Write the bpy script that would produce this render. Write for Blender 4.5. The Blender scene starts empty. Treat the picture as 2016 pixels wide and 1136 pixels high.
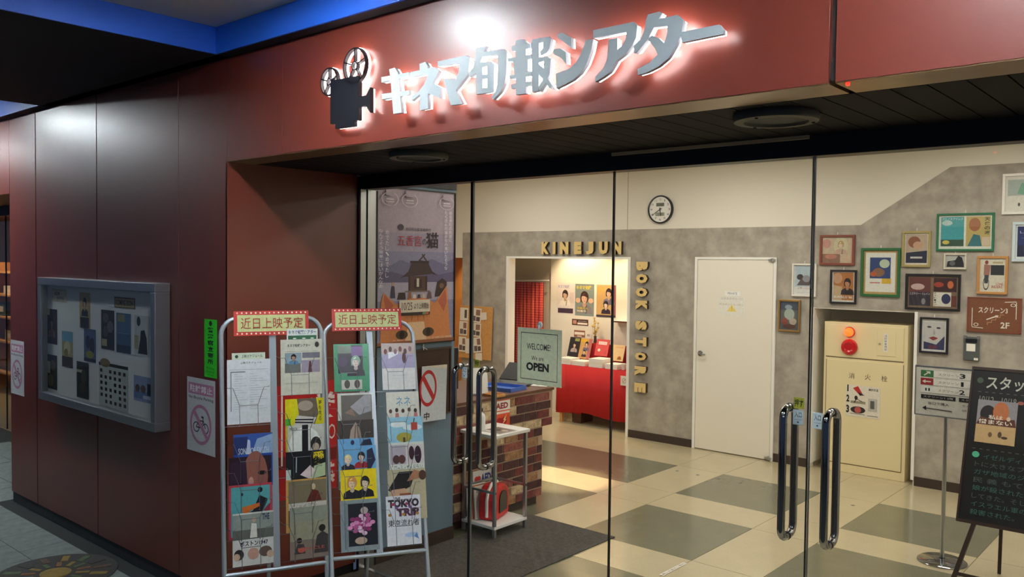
import bpy, math, random
from mathutils import Vector, Matrix
random.seed(7)
S = bpy.context.scene
COL = S.collection
PI = math.pi

# ------------------------------------------------------------------ camera
F_PX, YAW, PITCH, ROLL = 1664.5, 0.715072, 0.032088, -0.011339
cam_d = bpy.data.cameras.new('camera')
cam_d.sensor_width = 36.0
cam_d.lens = F_PX / 2016 * 36.0
cam_d.clip_start, cam_d.clip_end = 0.05, 200
cam = bpy.data.objects.new('camera', cam_d)
COL.objects.link(cam)
fw = Vector((-math.sin(YAW) * math.cos(PITCH), math.cos(YAW) * math.cos(PITCH), -math.sin(PITCH)))
rt = Vector((math.cos(YAW), math.sin(YAW), 0))
dn = fw.cross(rt)
rt2 = rt * math.cos(ROLL) + dn * math.sin(ROLL)
dn2 = dn * math.cos(ROLL) - rt * math.sin(ROLL)
cam.matrix_world = Matrix(((rt2.x, -dn2.x, -fw.x, 0), (rt2.y, -dn2.y, -fw.y, 0), (rt2.z, -dn2.z, -fw.z, 2.0), (0, 0, 0, 1)))
S.camera = cam

# ------------------------------------------------------------------ world, exposure, lamp strengths
w = bpy.data.worlds.new('dusk_sky'); S.world = w; w.use_nodes = True
w.node_tree.nodes['Background'].inputs[0].default_value = (0.30, 0.42, 0.70, 1)
w.node_tree.nodes['Background'].inputs[1].default_value = 0.14
cy = S.cycles
cy.max_bounces, cy.diffuse_bounces, cy.glossy_bounces, cy.transparent_max_bounces = 7, 4, 3, 12
cy.adaptive_threshold = 0.03
cy.use_light_tree = False
cy.caustics_reflective = cy.caustics_refractive = False
vs = S.view_settings
vs.view_transform = 'Standard'; vs.look = 'None'; vs.exposure = 0.0; vs.gamma = 1.0; vs.use_curve_mapping = False
CANOPY_LAMP = 360.0      # emission of the canopy downlights along the wall
FILL_LAMP = 320.0      # emission of the added fill lamps on the street side
PANEL_LAMP = 23.0        # emission of the lobby ceiling panels
SPOT_LAMP = 62.0        # watts of the warm spotlights over the book corner
SIGN_LED = 10.0         # emission of the LED backs of the sign letters

# ------------------------------------------------------------------ materials
def lin(c):
    return tuple((x / 255 / 12.92) if x / 255 <= 0.04045 else ((x / 255 + 0.055) / 1.055) ** 2.4 for x in c[:3])
M = {}
def mat(name, rgb, rough=0.5, metal=0.0, noise=None, bump=None, emit=None, coat=0.0, spec=0.5, rgb2=None, speck=None):
    m = bpy.data.materials.new(name); m.use_nodes = True; nt = m.node_tree; N = nt.nodes; L = nt.links
    b = N['Principled BSDF']; c = lin(rgb)
    b.inputs['Base Color'].default_value = (*c, 1); b.inputs['Roughness'].default_value = rough
    b.inputs['Metallic'].default_value = metal; b.inputs['Coat Weight'].default_value = coat
    b.inputs['Specular IOR Level'].default_value = spec
    if emit:
        b.inputs['Emission Color'].default_value = (*lin(emit[0]), 1); b.inputs['Emission Strength'].default_value = emit[1]
    if noise or bump or speck:
        tc = N.new('ShaderNodeTexCoord')
    last = None
    if noise:
        n = N.new('ShaderNodeTexNoise'); n.inputs['Scale'].default_value = noise[0]; n.inputs['Detail'].default_value = 6
        n.inputs['Roughness'].default_value = 0.6
        L.new(tc.outputs['Object'], n.inputs['Vector'])
        r = N.new('ShaderNodeValToRGB'); r.color_ramp.elements[0].position = 0.3; r.color_ramp.elements[1].position = 0.7
        c2 = lin(rgb2) if rgb2 else tuple(min(1, x * (1 + noise[1])) for x in c)
        c1 = c if rgb2 else tuple(x * (1 - noise[1]) for x in c)
        r.color_ramp.elements[0].color = (*c1, 1); r.color_ramp.elements[1].color = (*c2, 1)
        L.new(n.outputs['Fac'], r.inputs['Fac']); last = r.outputs['Color']
    if speck:   # (scale, colour, amount): small chips, for terrazzo
        v = N.new('ShaderNodeTexNoise'); v.inputs['Scale'].default_value = speck[0]; v.inputs['Detail'].default_value = 2
        L.new(tc.outputs['Object'], v.inputs['Vector'])
        r2 = N.new('ShaderNodeValToRGB'); r2.color_ramp.elements[0].position = 0.55; r2.color_ramp.elements[1].position = 0.68
        r2.color_ramp.elements[0].color = (0, 0, 0, 1); r2.color_ramp.elements[1].color = (speck[2],) * 3 + (1,)
        L.new(v.outputs['Fac'], r2.inputs['Fac'])
        mx = N.new('ShaderNodeMix'); mx.data_type = 'RGBA'
        L.new(r2.outputs['Color'], mx.inputs['Factor'])
        if last: L.new(last, mx.inputs['A'])
        else: mx.inputs['A'].default_value = (*c, 1)
        mx.inputs['B'].default_value = (*lin(speck[1]), 1); last = mx.outputs['Result']
    if last: L.new(last, b.inputs['Base Color'])
    if bump:
        n2 = N.new('ShaderNodeTexNoise'); n2.inputs['Scale'].default_value = bump[0]; n2.inputs['Detail'].default_value = 4
        L.new(tc.outputs['Object'], n2.inputs['Vector'])
        bp = N.new('ShaderNodeBump'); bp.inputs['Strength'].default_value = bump[1]; bp.inputs['Distance'].default_value = 0.01
        L.new(n2.outputs['Fac'], bp.inputs['Height']); L.new(bp.outputs['Normal'], b.inputs['Normal'])
    M[name] = m
    return m
def printmat(name, rough, coat=0.0):
    m = bpy.data.materials.new(name); m.use_nodes = True; N = m.node_tree.nodes
    a = N.new('ShaderNodeAttribute'); a.attribute_name = 'Col'
    b = N['Principled BSDF']; lk = m.node_tree.links
    tc = N.new('ShaderNodeTexCoord'); n = N.new('ShaderNodeTexNoise'); n.inputs['Scale'].default_value = 55; n.inputs['Detail'].default_value = 5
    mr = N.new('ShaderNodeMapRange'); mr.inputs['From Min'].default_value = 0.3; mr.inputs['From Max'].default_value = 0.7; mr.inputs['To Min'].default_value = 0.9; mr.inputs['To Max'].default_value = 1.04
    mx = N.new('ShaderNodeVectorMath'); mx.operation = 'SCALE'        # slight uneven ink
    lk.new(tc.outputs['Object'], n.inputs['Vector']); lk.new(n.outputs['Fac'], mr.inputs['Value']); lk.new(a.outputs['Color'], mx.inputs[0]); lk.new(mr.outputs[0], mx.inputs['Scale']); lk.new(mx.outputs[0], b.inputs['Base Color'])
    b.inputs['Roughness'].default_value = rough; b.inputs['Coat Weight'].default_value = coat; b.inputs['Coat Roughness'].default_value = 0.08
    M[name] = m
def glassmat(name, tint, refl=1.0):
    m = bpy.data.materials.new(name); m.use_nodes = True; nt = m.node_tree; N = nt.nodes
    for n in list(N): N.remove(n)
    o = N.new('ShaderNodeOutputMaterial'); mx = N.new('ShaderNodeMixShader'); t = N.new('ShaderNodeBsdfTransparent'); g = N.new('ShaderNodeBsdfGlossy')
    ge = N.new('ShaderNodeNewGeometry'); dt = N.new('ShaderNodeVectorMath'); dt.operation = 'DOT_PRODUCT'
    nt.links.new(ge.outputs['Normal'], dt.inputs[0]); nt.links.new(ge.outputs['Incoming'], dt.inputs[1])
    prev = dt.outputs['Value']
    for op, k in (('ABSOLUTE', None), ('SUBTRACT', 1.0), ('POWER', 5.0), ('MULTIPLY', 0.96), ('ADD', 0.04), ('MULTIPLY', refl)):   # Schlick reflectance
        m_ = N.new('ShaderNodeMath'); m_.operation = op
        if op == 'SUBTRACT': m_.inputs[0].default_value = 1.0; nt.links.new(prev, m_.inputs[1])
        else:
            nt.links.new(prev, m_.inputs[0])
            if k is not None: m_.inputs[1].default_value = k
        prev = m_.outputs[0]
    t.inputs[0].default_value = (*tint, 1); g.inputs['Roughness'].default_value = 0.0
    nt.links.new(prev, mx.inputs[0])
    nt.links.new(t.outputs[0], mx.inputs[1]); nt.links.new(g.outputs[0], mx.inputs[2]); nt.links.new(mx.outputs[0], o.inputs[0])
    M[name] = m
mat('maroon', (110, 45, 32), 0.36, noise=(3.0, 0.06), bump=(220, 0.02))
M['maroon'].node_tree.nodes['Principled BSDF'].inputs['IOR'].default_value = 1.65
mat('black_gap', (10, 9, 10), 0.7)
mat('bronze', (150, 122, 86), 0.3, metal=0.7, noise=(6, 0.15))
mat('slat_black', (22, 21, 23), 0.7, spec=0.2)
mat('soffit_dark', (26, 27, 34), 0.7)
mat('blue_paint', (40, 104, 226), 0.5)
mat('coffer_grey', (196, 208, 214), 0.6)
mat('kick_stone', (52, 56, 58), 0.6, noise=(30, 0.2))
mat('steel', (190, 195, 198), 0.28, metal=1.0)
mat('chrome', (150, 152, 156), 0.1, metal=1.0)
mat('fitting_rim', (96, 94, 84), 0.6)
mat('fitting_disc', (44, 48, 44), 0.6)
mat('header_dark', (30, 29, 33), 0.4)
mat('aluminium', (176, 180, 184), 0.35, metal=0.9)
mat('rack_grey', (172, 182, 190), 0.38, metal=0.55)
mat('wire', (120, 124, 128), 0.3, metal=0.9)
mat('cream_wall', (230, 226, 214), 0.75, bump=(90, 0.03))
mat('concrete', (144, 138, 128), 0.7, noise=(5.5, 0.2), rgb2=(186, 180, 168), bump=(25, 0.05))
mat('door_white', (236, 232, 220), 0.45)
mat('white', (240, 240, 236), 0.5)
mat('base_dark', (62, 50, 44), 0.5)
mat('tile_light', (190, 179, 148), 0.2, noise=(4, 0.05), speck=(170, (150, 132, 98), 0.5), coat=0.2)
mat('tile_green', (112, 112, 92), 0.2, noise=(4, 0.08), speck=(170, (74, 72, 58), 0.5), coat=0.2)
mat('grout', (120, 104, 76), 0.6)
mat('floor_mat', (92, 86, 80), 0.95, noise=(60, 0.35), bump=(240, 0.6), rgb2=(60, 56, 52))
mat('paver', (130, 138, 134), 0.75, noise=(14, 0.18), bump=(120, 0.2))
mat('joint', (52, 55, 54), 0.9)
mat('teal_wall', (104, 128, 146), 0.55, bump=(60, 0.03))
mat('hydrant_cream', (232, 218, 174), 0.42)
mat('niche_beige', (205, 198, 180), 0.7)
mat('wood_top', (98, 62, 44), 0.4, noise=(5, 0.2))
mat('wood_light', (206, 150, 82), 0.5, noise=(6, 0.12))
mat('brick_maroon', (108, 50, 46), 0.8, noise=(30, 0.4), bump=(60, 0.5))
mat('brick_dark', (70, 38, 38), 0.8, noise=(30, 0.4), bump=(60, 0.5))
mat('brick_tan', (150, 112, 80), 0.8, noise=(30, 0.45), bump=(60, 0.5))
mat('brick_cream', (186, 164, 130), 0.8, noise=(30, 0.4), bump=(60, 0.5))
mat('brick_rose', (136, 76, 66), 0.8, noise=(30, 0.4), bump=(60, 0.5))
mat('mortar', (176, 150, 128), 0.9)
mat('lit_strip', (222, 196, 150), 0.45)  # light caught by the metal strip, put into a pale base colour
mat('black_plastic', (24, 24, 26), 0.35)
mat('grey_plastic', (86, 92, 92), 0.4)
mat('white_plastic', (234, 234, 230), 0.35)
mat('blue_plastic', (72, 112, 196), 0.35)
mat('red_cloth', (186, 26, 28), 0.85, bump=(300, 0.2))
mat('red_bag', (206, 34, 32), 0.5)
mat('red_gloss', (200, 22, 26), 0.15, coat=0.6)
mat('lamp_red', (255, 90, 40), 0.2, emit=((255, 70, 20), 4.0))
mat('clear_plastic', (225, 230, 230), 0.1)
mat('paper_white', (238, 238, 232), 0.6)
mat('gold', (232, 204, 138), 0.4, metal=0.1)
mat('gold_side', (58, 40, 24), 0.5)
mat('dark_wood', (52, 36, 28), 0.5, noise=(8, 0.2))
mat('chalk_black', (22, 26, 28), 0.55, noise=(6, 0.15))
mat('letter_front', (182, 193, 199), 0.42)
mat('letter_led', (255, 255, 255), 0.5, emit=((255, 246, 244), SIGN_LED))
mat('emblem_black', (18, 18, 24), 0.45)
mat('lamp_glow', (255, 255, 255), 0.5, emit=((236, 246, 250), CANOPY_LAMP))
mat('fill_glow', (255, 255, 255), 0.5, emit=((244, 247, 250), FILL_LAMP))
mat('panel_glow', (255, 255, 255), 0.5, emit=((255, 247, 234), PANEL_LAMP))
mat('white_ceiling', (236, 232, 224), 0.8)
mat('orange_glow', (226, 160, 90), 0.6, noise=(3, 0.15))  # warm light on the walls put into the orange base colour, no emission
mat('cork', (206, 152, 84), 0.8, noise=(40, 0.12))
mat('vase', (70, 52, 40), 0.5)
mat('leaf_dry', (196, 168, 96), 0.8)
mat('iron_yellow', (150, 122, 50), 0.6, noise=(30, 0.2))
mat('iron_green', (84, 104, 66), 0.6, noise=(30, 0.25))
mat('iron_brown', (96, 72, 58), 0.6, noise=(30, 0.25))
mat('iron_dark', (54, 52, 50), 0.6, noise=(30, 0.2))
mat('iron_orange', (140, 90, 54), 0.6, noise=(30, 0.2))
mat('led_red', (255, 40, 30), 0.4, emit=((255, 30, 20), 6.0))
printmat('printed', 0.5)
printmat('printed_gloss', 0.3, 0.5)
glassmat('glass', (0.985, 0.99, 0.985), 0.8)
glassmat('glass_case', (0.985, 0.99, 0.99), 0.5)
# plaid curtain: woven bands
m = mat('plaid', (190, 58, 48), 0.9); nt = m.node_tree; N = nt.nodes
tc = N.new('ShaderNodeTexCoord'); sp = N.new('ShaderNodeSeparateXYZ'); nt.links.new(tc.outputs['Object'], sp.inputs[0])
prev = None
for ax, per in (('X', 34.0), ('Z', 30.0)):
    a = N.new('ShaderNodeMath'); a.operation = 'MULTIPLY'; a.inputs[1].default_value = per; nt.links.new(sp.outputs[ax], a.inputs[0])
    b_ = N.new('ShaderNodeMath'); b_.operation = 'FRACT'; nt.links.new(a.outputs[0], b_.inputs[0])
    c_ = N.new('ShaderNodeMath'); c_.operation = 'GREATER_THAN'; c_.inputs[1].default_value = 0.72; nt.links.new(b_.outputs[0], c_.inputs[0])
    if prev is None: prev = c_
    else:
        d_ = N.new('ShaderNodeMath'); d_.operation = 'ADD'; nt.links.new(prev.outputs[0], d_.inputs[0]); nt.links.new(c_.outputs[0], d_.inputs[1])
        r = N.new('ShaderNodeValToRGB'); r.color_ramp.elements[0].color = (*lin((176, 48, 42)), 1); r.color_ramp.elements[1].color = (*lin((232, 120, 96)), 1)
        e = N.new('ShaderNodeMath'); e.operation = 'MULTIPLY'; e.inputs[1].default_value = 0.5; nt.links.new(d_.outputs[0], e.inputs[0])
        nt.links.new(e.outputs[0], r.inputs[0]); nt.links.new(r.outputs[0], N['Principled BSDF'].inputs['Base Color'])

# ------------------------------------------------------------------ mesh helpers
def link(o, parent=None):
    COL.objects.link(o)
    if parent: o.parent = parent
    return o
def tag(o, label=None, cat=None, group=None, kind=None):
    if label: o['label'] = label
    if cat: o['category'] = cat
    if group: o['group'] = group
    if kind: o['kind'] = kind
    return o
def thing(name, label, cat, loc=(0, 0, 0), rz=0.0, group=None, rx=0.0):
    o = link(bpy.data.objects.new(name, None)); o.empty_display_size = 0.1
    o.location = loc; o.rotation_euler = (rx, 0, rz)
    return tag(o, label, cat, group)
class MB:
    def __init__(s): s.v = []; s.f = []; s.mi = []; s.m = 0
    def face(s, idx): s.f.append(tuple(idx)); s.mi.append(s.m)
    def box(s, x0, x1, y0, y1, z0, z1):
        b = len(s.v)
        s.v += [(x0, y0, z0), (x1, y0, z0), (x1, y1, z0), (x0, y1, z0), (x0, y0, z1), (x1, y0, z1), (x1, y1, z1), (x0, y1, z1)]
        for q in ((0, 3, 2, 1), (4, 5, 6, 7), (0, 1, 5, 4), (1, 2, 6, 5), (2, 3, 7, 6), (3, 0, 4, 7)): s.face([b + i for i in q])
        return s
    def prism(s, poly, y0, y1, back=True):          # polygon in x,z pushed from y0 (front) to y1
        a = sum(poly[i][0] * poly[(i + 1) % len(poly)][1] - poly[(i + 1) % len(poly)][0] * poly[i][1] for i in range(len(poly)))
        if a < 0: poly = poly[::-1]
        n = len(poly); b = len(s.v)
        s.v += [(p[0], y0, p[1]) for p in poly] + [(p[0], y1, p[1]) for p in poly]
        s.face(range(b, b + n))
        if back: s.face([b + n + i for i in range(n)][::-1])
        for i in range(n):
            j = (i + 1) % n; s.face((b + i, b + n + i, b + n + j, b + j))
        return s
    def tube(s, pts, r, n=8, closed=False, flat=None):
        pts = [Vector(p) for p in pts]; k = len(pts); b = len(s.v); up = None
        for i in range(k):
            if closed: d = pts[(i + 1) % k] - pts[i - 1]
            else: d = pts[min(i + 1, k - 1)] - pts[max(i - 1, 0)]
            d.normalize()
            if up is None:
                up = Vector((0, 0, 1)) if abs(d.z) < 0.9 else Vector((0, 1, 0))
            up = (up - d * up.dot(d)); up.normalize(); si = d.cross(up)
            for j in range(n):
                a = 2 * PI * j / n + PI / n
                s.v.append(tuple(pts[i] + up * (r * math.cos(a)) + si * (r * math.sin(a))))
        m_ = k if closed else k - 1
        for i in range(m_):
            for j in range(n):
                i2 = (i + 1) % k
                s.face((b + i * n + j, b + i2 * n + j, b + i2 * n + (j + 1) % n, b + i * n + (j + 1) % n)[::-1])
        if not closed:
            s.face([b + j for j in range(n)]); s.face([b + (k - 1) * n + j for j in range(n)][::-1])
        return s
    def lathe(s, prof, n=24, c=(0, 0, 0), axis='z'):   # profile of (radius, height)
        b = len(s.v); k = len(prof)
        for r, h in prof:
            for j in range(n):
                a = 2 * PI * j / n
                p = (r * math.cos(a), r * math.sin(a), h) if axis == 'z' else (r * math.cos(a), -h, r * math.sin(a))
                s.v.append((c[0] + p[0], c[1] + p[1], c[2] + p[2]))
        for i in range(k - 1):
            for j in range(n): s.face((b + i * n + j, b + i * n + (j + 1) % n, b + (i + 1) * n + (j + 1) % n, b + (i + 1) * n + j))
        s.face([b + j for j in range(n)][::-1]); s.face([b + (k - 1) * n + j for j in range(n)])
        return s
    def build(s, name, m, parent=None, loc=(0, 0, 0), rot=(0, 0, 0), smooth=False, bevel=0.0):
        me = bpy.data.meshes.new(name); me.from_pydata(s.v, [], s.f)
        for q in (m if isinstance(m, (list, tuple)) else [m]): me.materials.append(M[q])
        if any(s.mi): me.polygons.foreach_set('material_index', s.mi)
        if smooth: me.shade_smooth(); me.set_sharp_from_angle(angle=math.radians(40))
        me.update()
        o = link(bpy.data.objects.new(name, me), parent); o.location = loc; o.rotation_euler = rot
        if bevel:
            bv = o.modifiers.new('edge', 'BEVEL'); bv.width = bevel; bv.segments = 2; bv.limit_method = 'ANGLE'
        return o
def box(name, m, x0, x1, y0, y1, z0, z1, parent=None, bevel=0.0):
    return MB().box(x0, x1, y0, y1, z0, z1).build(name, m, parent, bevel=bevel)
def struct(o): o['kind'] = 'structure'; return o

# ------------------------------------------------------------------ flat print (lettering, posters): coloured paper shapes on a sheet
_gc = {}
def glyphs(t, bold=0.0):
    k = (t, bold)
    if k not in _gc:
        c = bpy.data.curves.new('lettering', 'FONT'); c.body = t; c.size = 1; c.offset = bold; c.resolution_u = 2
        o = bpy.data.objects.new('lettering', c); COL.objects.link(o)
        bpy.context.view_layer.update()
        me = bpy.data.meshes.new_from_object(o)
        v = [(p.co.x, p.co.y) for p in me.vertices]; f = [tuple(p.vertices) for p in me.polygons]
        bpy.data.objects.remove(o); bpy.data.curves.remove(c); bpy.data.meshes.remove(me)
        if not v: v = [(0, 0), (1, 1)]; f = []
        x0 = min(p[0] for p in v); x1 = max(p[0] for p in v); y0 = min(p[1] for p in v); y1 = max(p[1] for p in v)
        if x1 - x0 < 0.2: x0, x1 = (x0 + x1) / 2 - 0.15, (x0 + x1) / 2 + 0.15
        if y1 - y0 < 0.2: y0, y1 = (y0 + y1) / 2 - 0.2, (y0 + y1) / 2 + 0.2
        _gc[k] = ([((p[0] - x0) / (x1 - x0), (p[1] - y0) / (y1 - y0)) for p in v], f)
    return _gc[k]
class PR:
    def __init__(s, w, h, base, t=0.0012):
        s.w, s.h, s.v, s.f, s.c, s.y = w, h, [], [], [], -t
        b = [(0, 0, 0), (w, 0, 0), (w, 0, h), (0, 0, h), (0, -t, 0), (w, -t, 0), (w, -t, h), (0, -t, h)]
        s.v += b
        for q in ((4, 5, 6, 7), (3, 2, 1, 0), (0, 1, 5, 4), (1, 2, 6, 5), (2, 3, 7, 6), (3, 0, 4, 7)): s.f.append(q); s.c.append(base)
    def poly(s, pts, col, n=True):
        if n: s.y -= 0.00012
        a = sum(pts[i][0] * pts[(i + 1) % len(pts)][1] - pts[(i + 1) % len(pts)][0] * pts[i][1] for i in range(len(pts)))
        if a < 0: pts = pts[::-1]
        b = len(s.v); s.v += [(p[0] * s.w, s.y, p[1] * s.h) for p in pts]; s.f.append(tuple(range(b, b + len(pts)))); s.c.append(col)
    def rect(s, x0, y0, x1, y1, col): s.poly([(x0, y0), (x1, y0), (x1, y1), (x0, y1)], col)
    def ell(s, cx, cy, rx, ry, col, n=18): s.poly([(cx + rx * math.cos(2 * PI * i / n), cy + ry * math.sin(2 * PI * i / n)) for i in range(n)], col)
    def ring(s, cx, cy, rx, ry, th, col, n=28):
        s.y -= 0.00012; b = len(s.v)
        for k in (1.0, 1.0 - th):
            s.v += [((cx + k * rx * math.cos(2 * PI * i / n)) * s.w, s.y, (cy + k * ry * math.sin(2 * PI * i / n)) * s.h) for i in range(n)]
        for i in range(n): s.f.append((b + i, b + (i + 1) % n, b + n + (i + 1) % n, b + n + i)); s.c.append(col)
    def line(s, p, q, th, col):
        p = Vector((p[0] * s.w, p[1] * s.h)); q = Vector((q[0] * s.w, q[1] * s.h)); d = (q - p).normalized(); n = Vector((-d.y, d.x)) * th / 2
        s.poly([((a.x) / s.w, (a.y) / s.h) for a in (p - n, q - n, q + n, p + n)], col)
    def text(s, t, x0, y0, x1, y1, col, bold=0.0):
        v, f = glyphs(t, bold); s.y -= 0.00012; b = len(s.v)
        s.v += [((x0 + p[0] * (x1 - x0)) * s.w, s.y, (y0 + p[1] * (y1 - y0)) * s.h) for p in v]
        for q in f: s.f.append(tuple(b + i for i in q)); s.c.append(col)
    def vtext(s, t, x0, y0, x1, y1, col, bold=0.0):
        n = len(t); st = (y1 - y0) / n
        for i, ch in enumerate(t):
            if ch != ' ': s.text(ch, x0, y1 - (i + 1) * st + 0.1 * st, x1, y1 - i * st - 0.1 * st, col, bold)
    def draw(s, shapes):
        for q in shapes:
            k, a = q[0], q[1:]
            {'r': s.rect, 'e': s.ell, 'p': s.poly, 'o': s.ring, 'l': s.line, 't': s.text, 'v': s.vtext}[k](*a)
        return s
    def build(s, name, parent=None, loc=(0, 0, 0), rot=(0, 0, 0), m='printed'):
        me = bpy.data.meshes.new(name); me.from_pydata(s.v, [], s.f); me.materials.append(M[m])
        at = me.color_attributes.new('Col', 'FLOAT_COLOR', 'CORNER'); buf = []
        for fc, c in zip(s.f, s.c):
            l = (*lin(c), 1.0)
            for _ in fc: buf += l
        at.data.foreach_set('color', buf); me.update()
        o = link(bpy.data.objects.new(name, me), parent); o.location = loc; o.rotation_euler = rot
        return o
def sheet(name, label, cat, w, h, base, shapes, loc, rot=(0, 0, 0), group=None, m='printed', t=0.0012, parent=None):
    o = PR(w, h, base, t).draw(shapes).build(name, parent, loc, rot, m)
    if parent is None: tag(o, label, cat, group)
    elif label: o['label'] = label
    return o
def bust(cx, cy, s, skin, hair, cloth, asp=1.0):
    """a plain printed head-and-shoulders figure: coat, neck, hair, face, eyes, nose, mouth"""
    a = asp
    dk = tuple(int(x * .86) for x in skin); hr = tuple(min(255, int(x * 1.5 + 10)) for x in hair); cd = tuple(int(x * .75) for x in cloth)
    return [('p', [(cx - 1.6 * s, cy - 2.6 * s * a), (cx - 1.45 * s, cy - 1.65 * s * a), (cx - 1.1 * s, cy - 1.35 * s * a), (cx - .45 * s, cy - 1.08 * s * a), (cx + .45 * s, cy - 1.08 * s * a), (cx + 1.1 * s, cy - 1.35 * s * a), (cx + 1.45 * s, cy - 1.65 * s * a), (cx + 1.6 * s, cy - 2.6 * s * a)], cloth),
            ('p', [(cx + .1 * s, cy - 2.6 * s * a), (cx + .32 * s, cy - 1.2 * s * a), (cx + .6 * s, cy - 1.15 * s * a), (cx + .5 * s, cy - 2.6 * s * a)], cd),
            ('e', cx, cy + .12 * s * a, .84 * s, 1.05 * s * a, hair), ('p', [(cx - .84 * s, cy + .1 * s * a), (cx - .8 * s, cy - .75 * s * a), (cx - .5 * s, cy - .6 * s * a), (cx - .45 * s, cy + .2 * s * a)], hair),
            ('p', [(cx - .36 * s, cy - 1.35 * s * a), (cx, cy - 1.6 * s * a), (cx + .36 * s, cy - 1.35 * s * a), (cx + .28 * s, cy - .5 * s * a), (cx - .28 * s, cy - .5 * s * a)], dk),
            ('p', [(cx - .58 * s, cy + .35 * s * a), (cx - .58 * s, cy - .2 * s * a), (cx - .48 * s, cy - .55 * s * a), (cx - .22 * s, cy - .84 * s * a), (cx + .02 * s, cy - .9 * s * a), (cx + .28 * s, cy - .8 * s * a), (cx + .5 * s, cy - .5 * s * a), (cx + .58 * s, cy - .15 * s * a), (cx + .58 * s, cy + .35 * s * a)], skin),
            ('p', [(cx + .3 * s, cy + .35 * s * a), (cx + .36 * s, cy - .3 * s * a), (cx + .2 * s, cy - .82 * s * a), (cx + .5 * s, cy - .5 * s * a), (cx + .58 * s, cy - .15 * s * a), (cx + .58 * s, cy + .35 * s * a)], dk),
            ('p', [(cx - .66 * s, cy + .05 * s * a), (cx - .4 * s, cy + .34 * s * a), (cx + .1 * s, cy + .28 * s * a), (cx + .64 * s, cy + .02 * s * a), (cx + .62 * s, cy + .75 * s * a), (cx - .55 * s, cy + .78 * s * a)], hair),
            ('p', [(cx - .4 * s, cy + .62 * s * a), (cx + .05 * s, cy + .85 * s * a), (cx + .1 * s, cy + .7 * s * a), (cx - .3 * s, cy + .45 * s * a)], hr),
            ('p', [(cx - .38 * s, cy - .02 * s * a), (cx - .24 * s, cy + .03 * s * a), (cx - .12 * s, cy - .02 * s * a), (cx - .24 * s, cy - .06 * s * a)], (52, 36, 32)), ('p', [(cx + .14 * s, cy - .02 * s * a), (cx + .26 * s, cy + .03 * s * a), (cx + .4 * s, cy - .02 * s * a), (cx + .26 * s, cy - .06 * s * a)], (52, 36, 32)),
            ('p', [(cx - .03 * s, cy - .02 * s * a), (cx + .1 * s, cy - .36 * s * a), (cx - .07 * s, cy - .36 * s * a)], dk), ('p', [(cx - .19 * s, cy - .55 * s * a), (cx, cy - .5 * s * a), (cx + .19 * s, cy - .55 * s * a), (cx, cy - .64 * s * a)], (164, 92, 84))]
SKIN, SKIN2 = (226, 186, 160), (196, 148, 120)
# ------------------------------------------------------------------ setting: ground and floors
pav = struct(box('pavement', 'joint', -16, 6, -4, 2.56, -0.06, -0.004))
box('pavement_side', 'joint', -16, -7.56, 2.56, 3.5, -0.06, -0.004, pav)
pm = None
for i in range(16):
    for j in range(8):
        x0 = -10.0 + i * 0.4; y0 = 1.2 + j * 0.3
        if x0 > -7.8 and y0 + 0.3 > 2.55: continue
        if pm is None:
            pm = MB().box(0, 0.394, 0, 0.294, -0.03, 0.0).build('paver', 'paver', pav); o = pm
        else:
            o = link(bpy.data.objects.new('paver', pm.data), pav)
        o.location = (x0 + (0.2 if j % 2 else 0), y0, random.uniform(-0.0012, 0.0008))
fl = struct(MB().box(-4.3, 2, 2.56, 4.3, -0.06, -0.003).box(-10, 2, 4.3, 9.2, -0.06, -0.003).build('floor', 'grout'))
XB = [(-8.6, -6.68, 'L'), (-6.68, -4.19, 'D'), (-4.19, -3.70, 'L'), (-3.70, -2.765, 'D'), (-2.765, -2.275, 'L'), (-2.275, -1.34, 'D'), (-1.34, -0.86, 'L'), (-0.86, 0.07, 'D'), (0.07, 0.55, 'L'), (0.55, 1.5, 'D')]
YB = [(2.56, 3.66, 'L'), (3.66, 4.59, 'D'), (4.59, 5.06, 'L'), (5.06, 5.99, 'D'), (5.99, 6.455, 'L'), (6.455, 7.36, 'D'), (7.36, 8.10, 'L'), (8.10, 9.0, 'L')]
tc_ = {}
for x0, x1, a in XB:
    for y0, y1, b in YB:
        if y1 < 4.3 and x0 < -4.2: continue
        d = a == 'D' and b == 'D'
        k = (round(x1 - x0, 3), round(y1 - y0, 3), d)
        if k not in tc_:
            tc_[k] = MB().box(0, k[0] - 0.004, 0, k[1] - 0.004, -0.02, 0.0).build('floor_tile', 'tile_green' if d else 'tile_light', fl); o = tc_[k]
        else: o = link(bpy.data.objects.new('floor_tile', tc_[k].data), fl)
        o.location = (x0 + 0.002, y0 + 0.002, 0)
tag(box('entrance_mat', 'floor_mat', -4.24, -3.41, 2.62, 5.10, 0.0006, 0.009, bevel=0.002), 'dark charcoal entrance mat lying on the tiled floor under the glass doors', 'mat')

# ------------------------------------------------------------------ setting: outer wall and fascia of maroon panels
wf = struct(MB().box(-7.55, -4.275, 2.525, 2.62, 0.0, 3.1).box(-4.40, -4.275, 2.56, 3.4, 0.0, 3.1).box(-4.275, 3.0, 2.525, 2.60, 2.56, 3.1).box(-14, -7.55, 2.525, 2.60, 2.55, 3.1).build('wall_front', 'black_gap'))
def panel(x0, x1, z0, z1): return box('panel', 'maroon', x0, x1, 2.5, 2.526, z0, z1, wf, bevel=0.0008)
for x0, x1 in ((-7.548, -7.009), (-6.996, -5.933), (-5.920, -4.806), (-4.800, -4.263)): panel(x0, x1, 0.085, 3.098)
for x0, x1 in ((-4.2625, -3.736), (-3.732, -0.946), (-0.926, 2.9)): panel(x0, x1, 2.536, 3.098)
for x0, x1 in ((-8.9, -7.554), (-10.3, -8.906), (-13.9, -10.306)): panel(x0, x1, 2.5, 3.098)
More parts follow.
